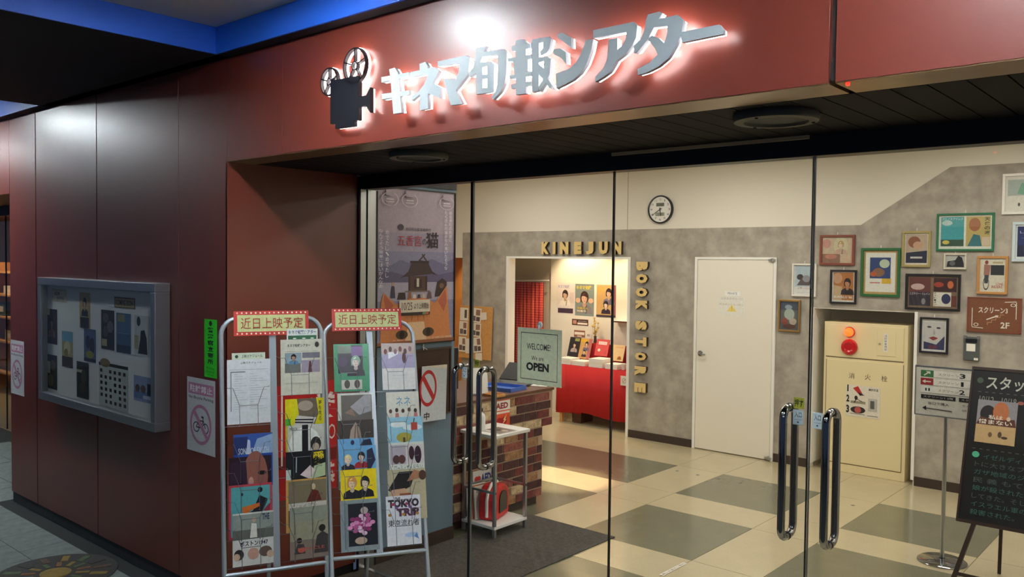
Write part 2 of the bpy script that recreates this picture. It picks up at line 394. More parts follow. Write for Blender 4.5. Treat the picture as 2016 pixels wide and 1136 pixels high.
box('panel', 'maroon', -4.276, -4.262, 2.5, 3.405, 0.06, 2.535, wf, bevel=0.001)
box('kick_plate', 'kick_stone', -7.54, -4.262, 2.508, 2.53, 0.0, 0.084, wf)
so = struct(MB().box(-4.26, 3.0, 2.52, 3.5, 2.545, 2.60).build('ceiling', 'black_gap')); so.name = 'ceiling_porch'
for x0, x1 in ((-4.262, -2.22), (-2.217, -0.946), (-0.926, 2.9)): box('edge_strip', 'bronze', x0, x1, 2.502, 2.675, 2.532, 2.546, so)
sl = None
for i in range(68):
    x0 = -4.258 + i * 0.104
    if x0 > 2.8: break
    if sl is None: sl = MB().box(0, 0.099, 2.682, 3.44, 2.532, 2.546).build('slat', 'slat_black', so); o = sl
    else: o = link(bpy.data.objects.new('slat', sl.data), so)
    o.location = (x0, 0, 0)

# canopy above the pavement with two blue coffers
cp = struct(MB().box(-16, -11.5, -4, 2.5, 3.1, 3.4).box(-6.7, -4.25, -4, 2.5, 3.1, 3.4).box(1.5, 6, -4, 2.5, 3.1, 3.4)
            .box(-11.5, -6.7, -4, -0.6, 3.1, 3.4).box(-4.25, 1.5, -4, -0.6, 3.1, 3.4).box(-16, 6, 2.43, 2.62, 3.1, 3.4).build('ceiling_canopy', 'soffit_dark'))
for x0, x1 in ((-11.5, -6.7), (-4.25, 1.5)):
    box('coffer_panel', 'coffer_grey', x0, x1, -0.6, 2.43, 3.245, 3.27, cp)
    box('coffer_side', 'blue_paint', x0, x0 + 0.012, -0.6, 2.43, 3.101, 3.245, cp)
    box('coffer_side', 'blue_paint', x1 - 0.012, x1, -0.6, 2.43, 3.101, 3.245, cp)
    box('coffer_side', 'blue_paint', x0 + 0.012, x1 - 0.012, 2.418, 2.43, 3.101, 3.245, cp)
    box('coffer_side', 'blue_paint', x0 + 0.012, x1 - 0.012, -0.6, -0.588, 3.101, 3.245, cp)
def canopy_lamp(x, y, label, z=3.245, glow='lamp_glow'):
    t = thing('canopy_downlight', label, 'light', (x, y, z), group='round downlights in the canopy')
    MB().lathe([(0.13, 0.0), (0.13, -0.036), (0.105, -0.036), (0.105, -0.03)], 28).build('trim_ring', 'aluminium', t, smooth=True)
    MB().lathe([(0.104, -0.03), (0.104, -0.038), (0.09, -0.044)], 28).build('diffuser', glow, t)
for x in (-3.03, -0.5, -8.0, -10.5): canopy_lamp(x, 1.75, 'round white downlight in the blue-sided canopy coffer')
for x in (0.0, 2.4): canopy_lamp(x, -1.5, 'added round fill lamp in the dark canopy soffit over the street side', 3.1, 'fill_glow')  # added lamps, out of view, to brighten racks and letters from the front

# ------------------------------------------------------------------ setting: glass front
hd = struct(MB().box(-4.26, 3.0, 3.43, 3.52, 2.445, 2.545).build('trim_1', 'header_dark', bevel=0.003))
box('metal_strip', 'lit_strip', -2.34, -1.37, 3.418, 3.43, 2.516, 2.531, hd)
jb = struct(MB().box(-4.262, -4.235, 3.412, 3.455, 0, 2.445).box(-4.262, -4.235, 3.47, 3.535, 0, 2.445).build('trim_2', 'steel'))
box('black_gasket', 'black_gap', -4.262, -4.242, 3.455, 3.47, 0, 2.445, jb)
box('black_gasket', 'black_gap', -4.262, -4.245, 3.535, 3.56, 0, 2.445, jb)
def pull(parent, x):
    r = 0.055; pts = []
    z0, z1, ya, yb = 0.845, 1.395, 3.41, 3.535
    c = (ya + yb) / 2; k = (yb - ya) / 2; q = 0.042
    for (yc, zc, a0) in ((yb - q, z1 - q, 0), (ya + q, z1 - q, 90), (ya + q, z0 + q, 180), (yb - q, z0 + q, 270)):
        for i in range(6):
            a = math.radians(a0 + 18 * i); pts.append((x, yc + q * math.cos(a), zc + q * math.sin(a)))
    h = MB().tube(pts, 0.0165, 14, closed=True).build('pull_handle', 'chrome', parent, smooth=True)
    for z in (z0, z1):
        MB().lathe([(0.0185, -0.004), (0.0185, 0.004)], 14, (x, 3.4715, z), 'y').build('rubber_ring', 'black_gap', h)
LE = [(-4.23, -3.316, 'door_1', -3.39), (-3.310, -2.354, 'door_2', -3.195), (-2.345, -1.367, 'door_3', -1.448), (-1.360, -0.40, 'door_4', -1.268)]
for x0, x1, n, hx in LE:
    d = struct(box(n, 'glass', x0, x1, 3.467, 3.477, 0.012, 2.445))
    box('edge_line', 'black_gap', x1 - {'door_1': .011, 'door_2': .006, 'door_3': .002}.get(n, .006), x1 + .001, 3.4655, 3.4785, 0.012, 2.445, d)
    if n in ('door_2', 'door_4'): box('edge_line', 'grey_plastic', x0, x0 + 0.003, 3.4655, 3.4785, 0.012, 2.445, d)
    if n == 'door_4': box('edge_line', 'clear_plastic', x0 - 0.006, x0 - 0.003, 3.4655, 3.4785, 1.9, 2.445, d)  # whitish strip: highlight on the glass joint put into the colour
    box('floor_rail', 'steel', x0, x1, 3.46, 3.484, 0.0005, 0.012, d)
    pull(d, hx)
g5 = struct(box('window_1', 'glass', -0.39, 2.0, 3.467, 3.477, 0.0, 2.445))
for x, n in ((-3.13, 0), (-1.275, 1)):
    t = thing('ceiling_speaker', ['round grey recessed porch fitting nearer the film poster', 'round grey recessed porch fitting above the right-hand doors'][n], 'ceiling fitting', (x, 2.885, 2.532))
    MB().lathe([(0.145, 0), (0.15, -0.012), (0.145, -0.028), (0.112, -0.03), (0.108, -0.02)], 36).build('rim', 'fitting_rim', t, smooth=True)
    MB().lathe([(0.108, -0.012), (0.1, -0.02), (0.0, -0.022)], 36).build('grille', 'fitting_disc', t, smooth=True)
    for a in (0.6, 2.6, 4.6): MB().lathe([(0.006, -0.028), (0.006, -0.033)], 8, (0.128 * math.cos(a), 0.128 * math.sin(a), 0)).build('screw', 'black_gap', t)
tag(MB().lathe([(0.006, 0), (0.006, -0.006), (0.002, -0.009)], 10, (-0.895, 2.515, 2.532)).build('indicator_led', 'led_red'), 'tiny red indicator light under the fascia edge', 'indicator light')

# ------------------------------------------------------------------ setting: lobby
B = 8.19
wb = struct(MB().box(-10, -8.9, B, B + .12, 0, 3.2).box(-8.0, -7.17, B, B + .12, 0, 3.2).box(-5.345, -3.2, B, B + .12, 0, 3.2).box(-2.245, 2.0, B, B + .12, 0, 3.2)
            .box(-8.9, -8.0, B, B + .12, 2.04, 3.2).box(-7.17, -5.345, B, B + .12, 2.045, 3.2).box(-3.2, -2.245, B, B + .12, 1.575, 3.2).build('wall_back', 'cream_wall'))
cl = MB()
for x0, x1, z0, z1 in ((-8.0, -7.205, 0, 2.38), (-7.205, -5.315, 2.065, 2.38), (-5.315, -5.30, 0, 2.38), (-5.30, -3.215, 0, 2.38), (-3.215, -2.235, 1.585, 2.38), (-2.235, 1.99, 0, 2.38)):
    cl.box(x0, x1, B - 0.004, B, z0, z1)
cl.prism([(-2.76, 2.38), (-2.0, 2.876), (1.99, 2.876), (1.99, 2.38)], B - 0.004, B)
cl.build('concrete_paper', 'concrete', wb)
MB().box(-7.205, -7.165, B - .012, B + .12, 0, 2.065).box(-5.35, -5.315, B - .012, B + .12, 0, 2.065).box(-7.165, -5.35, B - .012, B + .12, 2.04, 2.065).build('opening_frame', 'white', wb)
MB().box(-3.215, -3.185, B - .012, B + .45, 0.05, 1.585).box(-2.262, -2.235, B - .012, B + .45, 0.05, 1.585).build('niche_frame', 'white', wb)
MB().box(-3.2, -2.245, B + .45, B + .5, 0, 1.7).box(-3.25, -3.2, B + .1, B + .5, 0, 1.7).box(-2.245, -2.2, B + .1, B + .5, 0, 1.7).box(-3.2, -2.245, B + .12, B + .5, 1.575, 1.62).build('niche_lining', 'niche_beige', wb)
bb = struct(MB().box(-8.0, -7.21, B - .014, B - .004, 0, .085).box(-5.312, -4.50, B - .014, B - .004, 0, .085).box(-3.57, -3.22, B - .014, B - .004, 0, .085).box(-2.23, 1.99, B - .014, B - .004, 0, .085).build('baseboard_back', 'base_dark'))
box('wall_seam', 'grout', -5.372, -5.368, B - .0015, B, 2.38, 3.2, wb)
struct(box('wall_right', 'cream_wall', 2.0, 2.1, 3.4, 9.2, 0, 3.2)); struct(box('wall_left', 'cream_wall', -10.1, -10, 3.6, 9.2, 0, 3.2))
cei = struct(MB().box(-10.1, 2.1, 3.52, 8.31, 3.15, 3.25).box(-10.1, 2.1, 3.5, 3.56, 2.545, 3.15).build('ceiling', 'white_ceiling'))
pw = struct(MB().box(-4.50, -4.262, 3.56, 4.285, 0.075, 2.50).build('wall_partition', 'teal_wall'))
box('cap_trim', 'header_dark', -4.51, -4.255, 3.555, 4.29, 2.50, 2.545, pw)
struct(MB().box(-4.262, -4.252, 3.56, 4.285, 0.0, 0.095).build('baseboard_partition', 'base_dark'))
struct(box('wall_inner_front', 'cream_wall', -10, -4.5, 3.5, 3.62, 0, 3.15))
# book corner behind the back wall
al = struct(MB().box(-7.04, -5.15, 8.9, 9.0, 0, 2.6).box(-5.25, -5.15, B + .12, 8.95, 0, 2.6).build('wall_alcove', 'cream_wall'))
struct(MB().box(-8.0, -7.04, 8.98, 9.05, 0, 2.6).box(-8.05, -7.95, B + .12, 9.0, 0, 2.6).build('wall_alcove_side', 'niche_beige'))
struct(box('ceiling_alcove', 'white_ceiling', -8.05, -5.15, B + .12, 9.05, 2.55, 2.65))
# doorway at the far left
struct(MB().box(-9.4, -8.0, 9.1, 9.15, 0, 2.6).box(-8.06, -8.02, 8.31, 9.1, 0, 2.3).build('wall_passage', 'orange_glow'))

# ------------------------------------------------------------------ lobby lamps
def ceiling_panel(x, y, label):
    t = thing('ceiling_light', label, 'light', (x, y, 3.15), group='flat ceiling lights in the lobby')
    MB().box(-.62, .62, -.17, -.15, -.03, 0).box(-.62, .62, .15, .17, -.03, 0).box(-.62, -.6, -.15, .15, -.03, 0).box(.6, .62, -.15, .15, -.03, 0).build('frame', 'white_plastic', t)
    box('diffuser', 'panel_glow', -.6, .6, -.15, .15, -.022, -.012, t)
for x in (-6.6, -3.9, -1.4, 0.9):
    for y in (4.9, 6.9): ceiling_panel(x, y, 'flat rectangular ceiling light of the lobby')
def spotlight(x, y, z, tx, ty, tz, watts, size, label, col=(1.0, 0.74, 0.45), ceil=3.15):
    t = thing('spotlight', label, 'light', (x, y, z))
    MB().tube([(0, 0, 0.06), (0, 0, ceil - z)], 0.008, 8).build('stem', 'black_plastic', t)
    d = Vector((tx - x, ty - y, tz - z)).normalized()
    MB().tube([Vector((0, 0, .06)) , Vector((0, 0, .06)) + d * .10], 0.04, 16).build('lamp_head', 'black_plastic', t)
    L = bpy.data.lights.new('spot_lamp', 'SPOT'); L.energy = watts; L.color = col; L.spot_size = size; L.spot_blend = 0.5; L.shadow_soft_size = 0.04
    o = link(bpy.data.objects.new('spot_lamp', L), t); o.location = Vector((0, 0, .06)) + d * .12
    o.rotation_euler = d.to_track_quat('-Z', 'Y').to_euler()
spotlight(-6.6, 8.42, 2.42, -6.4, 8.85, 1.2, SPOT_LAMP, 1.9, 'warm black spotlight over the red book table', ceil=2.55)
spotlight(-5.75, 8.42, 2.42, -5.8, 8.8, 0.9, SPOT_LAMP * .7, 1.7, 'warm black spotlight beside the opening of the book corner', ceil=2.55)
spotlight(-5.3, 6.3, 2.95, -4.75, 6.15, 0.0, SPOT_LAMP * 12.0, 0.36, 'warm black spotlight above the lobby floor by the counter')
spotlight(-8.6, 8.7, 2.4, -8.3, 9.05, 1.0, SPOT_LAMP * .6, 1.8, 'warm black spotlight in the far passage', ceil=2.6)

# ------------------------------------------------------------------ neighbouring shop front at the far left
ls = struct(MB().box(-16, -7.56, 3.45, 3.52, 2.45, 2.6).box(-16, -7.56, 2.6, 3.6, 2.55, 2.62).build('trim_3', 'header_dark'))
struct(box('window_2', 'glass', -10.62, -7.6, 3.48, 3.488, 0.02, 2.45))
d6 = struct(box('door_6', 'glass', -12.2, -10.64, 3.48, 3.488, 0.02, 2.45))
box('edge_line', 'black_gap', -10.65, -10.635, 3.478, 3.49, .02, 2.45, d6)
MB().tube([(-10.85, 3.40, .77), (-10.85, 3.40, 1.36)], 0.016, 10).tube([(-10.85, 3.40, 1.34), (-10.85, 3.48, 1.34)], 0.012, 8).tube([(-10.85, 3.40, .79), (-10.85, 3.48, .79)], 0.012, 8).build('pull_handle', 'chrome', d6, smooth=True)
struct(MB().box(-18, -8, 5.6, 5.7, 0, 2.7).box(-18, -10.1, 3.6, 5.7, 2.62, 2.7).build('wall_shop', 'orange_glow'))
struct(box('floor_shop', 'tile_light', -18, -10.1, 3.5, 5.6, -.05, -.003))
tsh = thing('shelf_unit', 'orange wooden shelf unit seen through the far left shop window', 'shelf', (-14.2, 4.35, 0))
MB().box(0, .03, 0, .3, 0, 1.9).box(1.5, 1.53, 0, .3, 0, 1.9).box(0, 1.53, .3, .32, 0, 1.9).build('carcass', 'wood_light', tsh)
for z in (.3, .75, 1.1, 1.42, 1.75): box('shelf_board', 'wood_light', .03, 1.5, 0, .3, z, z + .025, tsh)
for x, z, w2, h, c, lb in ((-13.55, 1.445, .3, .12, (216, 206, 180), 'cream box on the top shelf of the far left shop'), (-13.75, 1.125, .2, .2, (60, 84, 70), 'dark green box on the middle shelf of the far left shop'), (-13.5, .775, .25, .16, (200, 170, 110), 'tan box on the low shelf of the far left shop')):
    tag(PR(w2, h, c, .12).draw([('r', .1, .3, .9, .7, (230, 220, 190))]).build('shelf_item', None, (x, 4.52, z + .0005)), lb, 'box')
spotlight(-13.0, 3.9, 2.45, -13.3, 5.0, .8, SPOT_LAMP * 1.2, 2.2, 'warm spotlight inside the far left shop', ceil=2.62)
# ------------------------------------------------------------------ back-lit sign letters on the fascia
SIGN = [[[(-2.835,2.827),(-2.799,2.829),(-2.778,2.805),(-2.773,2.785),(-2.753,2.631),(-2.806,2.632),(-2.827,2.792)],[(-2.886,2.8),(-2.711,2.797),(-2.71,2.779),(-2.886,2.777)],[(-2.883,2.726),(-2.707,2.721),(-2.705,2.702),(-2.882,2.702)]],[[(-2.642,2.823),(-2.607,2.826),(-2.591,2.807),(-2.589,2.779),(-2.64,2.781)],[(-2.697,2.796),(-2.553,2.797),(-2.527,2.779),(-2.531,2.771),(-2.591,2.773),(-2.696,2.776)],[(-2.591,2.773),(-2.523,2.778),(-2.56,2.731),(-2.596,2.711),(-2.645,2.693),(-2.688,2.675),(-2.69,2.693),(-2.645,2.709),(-2.614,2.733),(-2.598,2.756)],[(-2.56,2.731),(-2.516,2.709),(-2.517,2.664),(-2.588,2.693),(-2.592,2.724)],[(-2.639,2.705),(-2.589,2.713),(-2.588,2.63),(-2.638,2.63)]],[[(-2.533,2.817),(-2.376,2.818),(-2.35,2.807),(-2.361,2.784),(-2.407,2.791),(-2.531,2.797)],[(-2.407,2.791),(-2.37,2.818),(-2.352,2.795),(-2.361,2.739),(-2.391,2.715),(-2.427,2.686),(-2.454,2.71),(-2.427,2.73),(-2.411,2.758)],[(-2.497,2.74),(-2.437,2.734),(-2.427,2.714),(-2.427,2.686),(-2.39,2.628),(-2.455,2.63),(-2.485,2.711)]],[[(-2.317,2.837),(-2.262,2.836),(-2.271,2.818),(-2.28,2.805),(-2.316,2.741),(-2.349,2.728),(-2.353,2.745),(-2.33,2.766),(-2.321,2.795)],[(-2.281,2.817),(-2.174,2.812),(-2.155,2.795),(-2.157,2.717),(-2.165,2.68),(-2.183,2.652),(-2.223,2.625),(-2.231,2.636),(-2.209,2.656),(-2.201,2.685),(-2.201,2.793),(-2.28,2.799)],[(-2.317,2.775),(-2.282,2.777),(-2.28,2.656),(-2.313,2.657)],[(-2.255,2.775),(-2.235,2.773),(-2.219,2.76),(-2.22,2.656),(-2.254,2.656)],[(-2.282,2.777),(-2.235,2.773),(-2.253,2.759),(-2.282,2.759)],[(-2.281,2.728),(-2.254,2.727),(-2.254,2.711),(-2.282,2.712)],[(-2.281,2.676),(-2.253,2.675),(-2.253,2.656),(-2.28,2.656)]],[[(-2.111,2.833),(-2.077,2.834),(-2.061,2.82),(-2.058,2.629),(-2.106,2.63)],[(-2.13,2.817),(-2.033,2.812),(-2.033,2.794),(-2.13,2.797)],[(-2.148,2.773),(-2.033,2.77),(-2.032,2.754),(-2.146,2.76)],[(-2.124,2.758),(-2.096,2.757),(-2.088,2.71),(-2.114,2.709)],[(-2.08,2.757),(-2.05,2.757),(-2.05,2.712),(-2.086,2.707)],[(-2.141,2.708),(-2.032,2.708),(-2.031,2.691),(-2.139,2.694)],[(-2.131,2.672),(-2.033,2.671),(-2.033,2.655),(-2.128,2.655)],[(-2.032,2.825),(-1.998,2.825),(-1.996,2.631),(-2.027,2.63)],[(-1.998,2.824),(-1.954,2.823),(-1.94,2.812),(-1.948,2.779),(-1.959,2.766),(-1.986,2.76),(-1.99,2.773),(-1.977,2.786),(-1.977,2.807),(-1.997,2.807)],[(-1.998,2.753),(-1.956,2.752),(-1.941,2.741),(-1.972,2.738),(-1.998,2.736)],[(-1.972,2.739),(-1.941,2.739),(-1.945,2.688),(-1.956,2.664),(-1.988,2.628),(-1.998,2.643),(-1.978,2.667),(-1.973,2.692)],[(-1.998,2.729),(-1.975,2.711),(-1.955,2.674),(-1.922,2.626),(-1.946,2.636),(-1.975,2.669),(-1.997,2.695)]],[[(-1.911,2.824),(-1.89,2.826),(-1.848,2.801),(-1.848,2.765),(-1.877,2.79),(-1.908,2.811)],[(-1.928,2.773),(-1.898,2.772),(-1.871,2.754),(-1.869,2.711),(-1.894,2.738),(-1.928,2.756)],[(-1.782,2.783),(-1.751,2.781),(-1.759,2.743),(-1.779,2.698),(-1.803,2.67),(-1.838,2.65),(-1.878,2.638),(-1.913,2.629),(-1.915,2.683),(-1.857,2.692),(-1.825,2.71),(-1.804,2.736)]],[[(-1.752,2.812),(-1.587,2.812),(-1.571,2.797),(-1.575,2.768),(-1.612,2.783),(-1.751,2.784)],[(-1.612,2.783),(-1.571,2.795),(-1.575,2.758),(-1.589,2.733),(-1.614,2.71),(-1.655,2.69),(-1.651,2.726),(-1.628,2.742),(-1.615,2.762)],[(-1.686,2.769),(-1.65,2.768),(-1.65,2.726),(-1.653,2.688),(-1.679,2.656),(-1.706,2.643),(-1.74,2.631),(-1.74,2.648),(-1.706,2.674),(-1.692,2.699),(-1.688,2.738)]],[[(-1.529,2.826),(-1.486,2.828),(-1.474,2.821),(-1.486,2.807),(-1.507,2.778),(-1.531,2.742),(-1.57,2.706),(-1.582,2.707),(-1.583,2.731),(-1.556,2.751),(-1.542,2.777),(-1.537,2.809)],[(-1.497,2.804),(-1.419,2.805),(-1.396,2.783),(-1.408,2.768),(-1.454,2.776),(-1.507,2.78)],[(-1.454,2.776),(-1.396,2.783),(-1.402,2.742),(-1.42,2.708),(-1.448,2.67),(-1.485,2.648),(-1.529,2.635),(-1.565,2.631),(-1.566,2.651),(-1.519,2.667),(-1.489,2.688),(-1.468,2.715),(-1.455,2.75)],[(-1.528,2.744),(-1.512,2.754),(-1.487,2.742),(-1.467,2.722),(-1.46,2.705),(-1.489,2.688),(-1.503,2.714)]],[[(-1.403,2.747),(-1.269,2.748),(-1.254,2.729),(-1.254,2.716),(-1.4,2.713)]]]
LF, LB = 2.435, 2.452
sg = thing('shop_sign', 'large pale grey back-lit Japanese lettering across the maroon fascia', 'sign', (-2.9, 2.435, 2.6))
def off(p): return [(a + 2.9, b - 2.6) for a, b in p]
def shrink(poly, d):
    cx = sum(p[0] for p in poly) / len(poly); cz = sum(p[1] for p in poly) / len(poly)
    out = []
    for x, z in poly:
        r = math.hypot(x - cx, z - cz); k = max(0.3, 1 - d / max(r, 1e-6)); out.append((cx + (x - cx) * k, cz + (z - cz) * k))
    return out
for polys in SIGN:
    a = MB(); b = MB()
    for i, p in enumerate(polys):
        a.prism(off(p), 0.00005 * i, LB - LF); b.prism(shrink(off(p), 0.003), LB - LF + 0.0005, LB - LF + 0.012)
    l = a.build('letter', 'letter_front', sg)
    b.build('led_back', 'letter_led', l)
    for p in polys[:2]:
        cx = sum(q[0] for q in off(p)) / len(p); cz = sum(q[1] for q in off(p)) / len(p)
        MB().tube([(cx, LB - LF + .01, cz), (cx, 2.4995 - LF, cz)], 0.003, 6).build('standoff', 'steel', l)
# projector emblem
em = thing('film_projector_emblem', 'black back-lit film projector emblem with two reels left of the sign lettering', 'sign', (-3.277, 2.455, 2.60))
def eo(p): return [(a + 3.277, b - 2.60) for a, b in p]
body = MB().prism(eo([(-3.277, 2.839), (-3.066, 2.835), (-3.066, 2.633), (-3.100, 2.633), (-3.100, 2.609), (-3.240, 2.611), (-3.240, 2.634), (-3.277, 2.636)]), 0, .02).build('projector_body', 'emblem_black', em)
MB().prism(shrink(eo([(-3.277, 2.839), (-3.066, 2.835), (-3.066, 2.633), (-3.100, 2.633), (-3.100, 2.609), (-3.240, 2.611), (-3.240, 2.634), (-3.277, 2.636)]), .002), .0205, .03).build('led_back', 'letter_led', body)
lens = MB().prism(eo([(-3.066, 2.741), (-3.016, 2.739), (-2.986, 2.772), (-2.985, 2.659), (-3.016, 2.692), (-3.066, 2.690)]), 0, .02).build('lens', 'emblem_black', em)
MB().prism(eo([(-3.064, 2.739), (-3.016, 2.737), (-2.988, 2.768), (-2.987, 2.663), (-3.016, 2.694), (-3.064, 2.692)]), .0205, .03).build('led_back', 'letter_led', lens)
for cx, cz, r in ((-3.101, 2.884, .083), (-3.290, 2.836, .067)):
    cx += 3.277; cz -= 2.60
    def reel(y0, y1, grow):
        m_ = MB(); n = 40
        for i in range(n):
            a0, a1 = 2 * PI * i / n, 2 * PI * (i + 1) / n; ri = r - .0075 - grow; ro = r + grow
            m_.prism([(cx + ro * math.cos(a0), cz + ro * math.sin(a0)), (cx + ro * math.cos(a1), cz + ro * math.sin(a1)), (cx + ri * math.cos(a1), cz + ri * math.sin(a1)), (cx + ri * math.cos(a0), cz + ri * math.sin(a0))], y0, y1)
        for i in range(5):
            a = PI / 2 + 2 * PI * i / 5; d = (math.cos(a), math.sin(a)); q = (-d[1] * (.003 + grow), d[0] * (.003 + grow))
            r0, r1 = r * .24, r - .004
            m_.prism([(cx + d[0] * r0 + q[0], cz + d[1] * r0 + q[1]), (cx + d[0] * r1 + q[0], cz + d[1] * r1 + q[1]), (cx + d[0] * r1 - q[0], cz + d[1] * r1 - q[1]), (cx + d[0] * r0 - q[0], cz + d[1] * r0 - q[1])], y0, y1)
        for i in range(20):
            a0, a1 = 2 * PI * i / 20, 2 * PI * (i + 1) / 20; ri, ro = r * .2, r * .2 + .005
            m_.prism([(cx + ro * math.cos(a0), cz + ro * math.sin(a0)), (cx + ro * math.cos(a1), cz + ro * math.sin(a1)), (cx + ri * math.cos(a1), cz + ri * math.sin(a1)), (cx + ri * math.cos(a0), cz + ri * math.sin(a0))], y0, y1)
        return m_
    rl = reel(0, .018, 0).build('reel', 'emblem_black', em)
    reel(.0185, .03, .0015).build('led_back', 'letter_led', rl)
# ------------------------------------------------------------------ notice board on the maroon wall
nb = thing('notice_board', 'glazed aluminium notice case mounted on the maroon wall', 'notice board', (-6.70, 2.4985, 0.95))
W_, H_ = 1.80, 0.895   # x -6.70 .. -4.90
MB().box(0, W_, -.098, 0, 0, .055).box(0, W_, -.098, 0, H_ - .055, H_).box(0, .055, -.098, 0, .055, H_ - .055).box(W_ - .055, W_, -.098, 0, .055, H_ - .055).build('case_frame', 'aluminium', nb, bevel=.004)
box('back_board', 'white', .055, W_ - .055, -.05, -.03, .055, H_ - .055, nb)
box('case_pane', 'glass_case', .055, W_ - .055, -.085, -.081, .055, H_ - .055, nb)
def pin(name, label, x0, x1, z0, z1, base, shapes, cat='flyer'):
    return sheet(name, label, cat, x1 - x0, z1 - z0, base, shapes, (x0, 2.4475, z0), group='prints inside the notice case')
DK = (44, 36, 36)
pin('nameplate', 'cream name plate with dark lettering at the upper left inside the notice case', -6.56, -6.30, 1.67, 1.765, (214, 204, 170), [('r', .04, .08, .96, .92, (196, 186, 150)), ('r', .07, .14, .93, .86, (222, 214, 186)), ('t', 'NOW', .2, .5, .55, .8, (60, 48, 34), .02), ('t', 'SHOWING', .35, .2, .85, .42, (60, 48, 34), .01)], 'sign')
pin('nameplate', 'brown arched name plate at the upper right inside the notice case', -5.54, -5.25, 1.672, 1.742, (112, 96, 66), [('r', .04, .1, .96, .9, (186, 168, 120)), ('t', 'COMING SOON', .1, .25, .9, .75, (70, 54, 34), .02)], 'sign')
pin('film_flyer', 'dark brown portrait flyer at the left edge inside the notice case', -6.655, -6.47, 1.36, 1.615, (40, 34, 36), [('r', 0, .82, .3, 1, (206, 196, 150))] + bust(.5, .6, .22, (150, 108, 90), (30, 22, 22), (120, 84, 80), .72))
pin('film_flyer', 'pale blue and yellow film flyer below centre left inside the notice case', -6.382, -6.198, 1.214, 1.467, (176, 168, 110), [('r', 0, .72, 1, 1, (120, 176, 206)), ('r', 0, 0, 1, .3, (60, 44, 40)), ('e', .5, .55, .3, .2, (216, 206, 160)), ('e', .4, .4, .18, .12, (150, 130, 60))])
pin('film_flyer', 'dark olive film flyer at the lower left inside the notice case', -6.66, -6.475, 1.03, 1.28, (56, 52, 46), [('r', 0, .45, .35, .8, (196, 184, 140)), ('e', .6, .7, .25, .16, (110, 94, 80)), ('e', .4, .25, .3, .18, (116, 110, 60))])
pin('film_flyer', 'long haired portrait flyer on yellow paper at the top inside the notice case', -6.08, -5.91, 1.51, 1.753, (196, 176, 110), bust(.5, .7, .2, (206, 176, 150), (36, 28, 28), (36, 36, 50), .7) + [('r', .1, 0, .9, .3, (40, 38, 52))])
pin('film_flyer', 'blue group portrait flyer below the long haired portrait in the notice case', -6.01, -5.825, 1.285, 1.508, (84, 100, 140), [('e', .35, .6, .2, .2, (44, 52, 84)), ('e', .7, .5, .22, .25, (50, 48, 70)), ('e', .5, .22, .35, .12, (150, 150, 60)), ('r', 0, 0, 1, .1, (40, 44, 60))])
pin('film_flyer', 'very dark green film flyer at the bottom centre left inside the notice case', -6.132, -5.94, 1.022, 1.273, (46, 48, 46), [('r', 0, .7, .5, .78, (200, 190, 160)), ('e', .6, .6, .22, .2, (72, 78, 66)), ('e', .5, .3, .3, .14, (66, 62, 54))])
pin('film_flyer', 'black flyer with grey figures in the row under the arched plate in the notice case', -5.738, -5.545, 1.39, 1.65, (44, 42, 44), [('e', .35, .8, .24, .12, (92, 86, 84)), ('e', .7, .58, .24, .15, (108, 104, 100)), ('e', .35, .45, .2, .14, (80, 76, 76)), ('r', .05, .08, .45, .26, (190, 178, 128))])
pin('film_flyer', 'plain deep blue seascape flyer in the middle of the row in the notice case', -5.513, -5.31, 1.385, 1.64, (86, 118, 152), [('r', 0, 0, 1, .5, (70, 100, 134)), ('r', 0, 0, 1, .2, (46, 62, 84)), ('r', .08, .78, .6, .97, (150, 150, 104)), ('r', .1, .48, .9, .5, (110, 138, 160))])
pin('film_flyer', 'white flyer with a black seated figure at the right inside the notice case', -5.26, -5.068, 1.386, 1.638, (206, 212, 208), [('p', [(.25, .05), (.9, .05), (.85, .45), (.7, .65), (.45, .62), (.4, .4)], (34, 32, 36)), ('e', .3, .85, .13, .12, (54, 54, 60)), ('r', 0, .15, .3, .5, (180, 172, 130))])
cal = [('r', .0, .93, 1, 1, (60, 58, 58)), ('e', .22, 1.0, .18, .1, (150, 130, 80))]
for r_ in range(6):
    for c_ in range(6):
        if (r_ * 5 + c_ * 3) % 7 != 0: cal.append(('r', .06 + c_ * .16, .08 + r_ * .14, .06 + c_ * .16 + .08, .08 + r_ * .14 + .075, (54 + 12 * (c_ % 3), 56, 56)))
pin('screening_calendar', 'white screening calendar sheet with a grid of small pictures in the notice case', -5.775, -5.35, 1.01, 1.30, (206, 212, 206), cal, 'calendar')
pin('film_flyer', 'light blue landscape flyer at the lower right inside the notice case', -5.27, -5.02, 1.102, 1.26, (150, 166, 204), [('r', .0, .1, 1, .4, (110, 134, 186)), ('e', .2, .5, .12, .16, (90, 74, 76)), ('e', .5, .5, .14, .16, (104, 80, 78)), ('r', .72, .3, 1, .75, (46, 44, 56)), ('r', .5, .12, .9, .26, (206, 214, 226))])

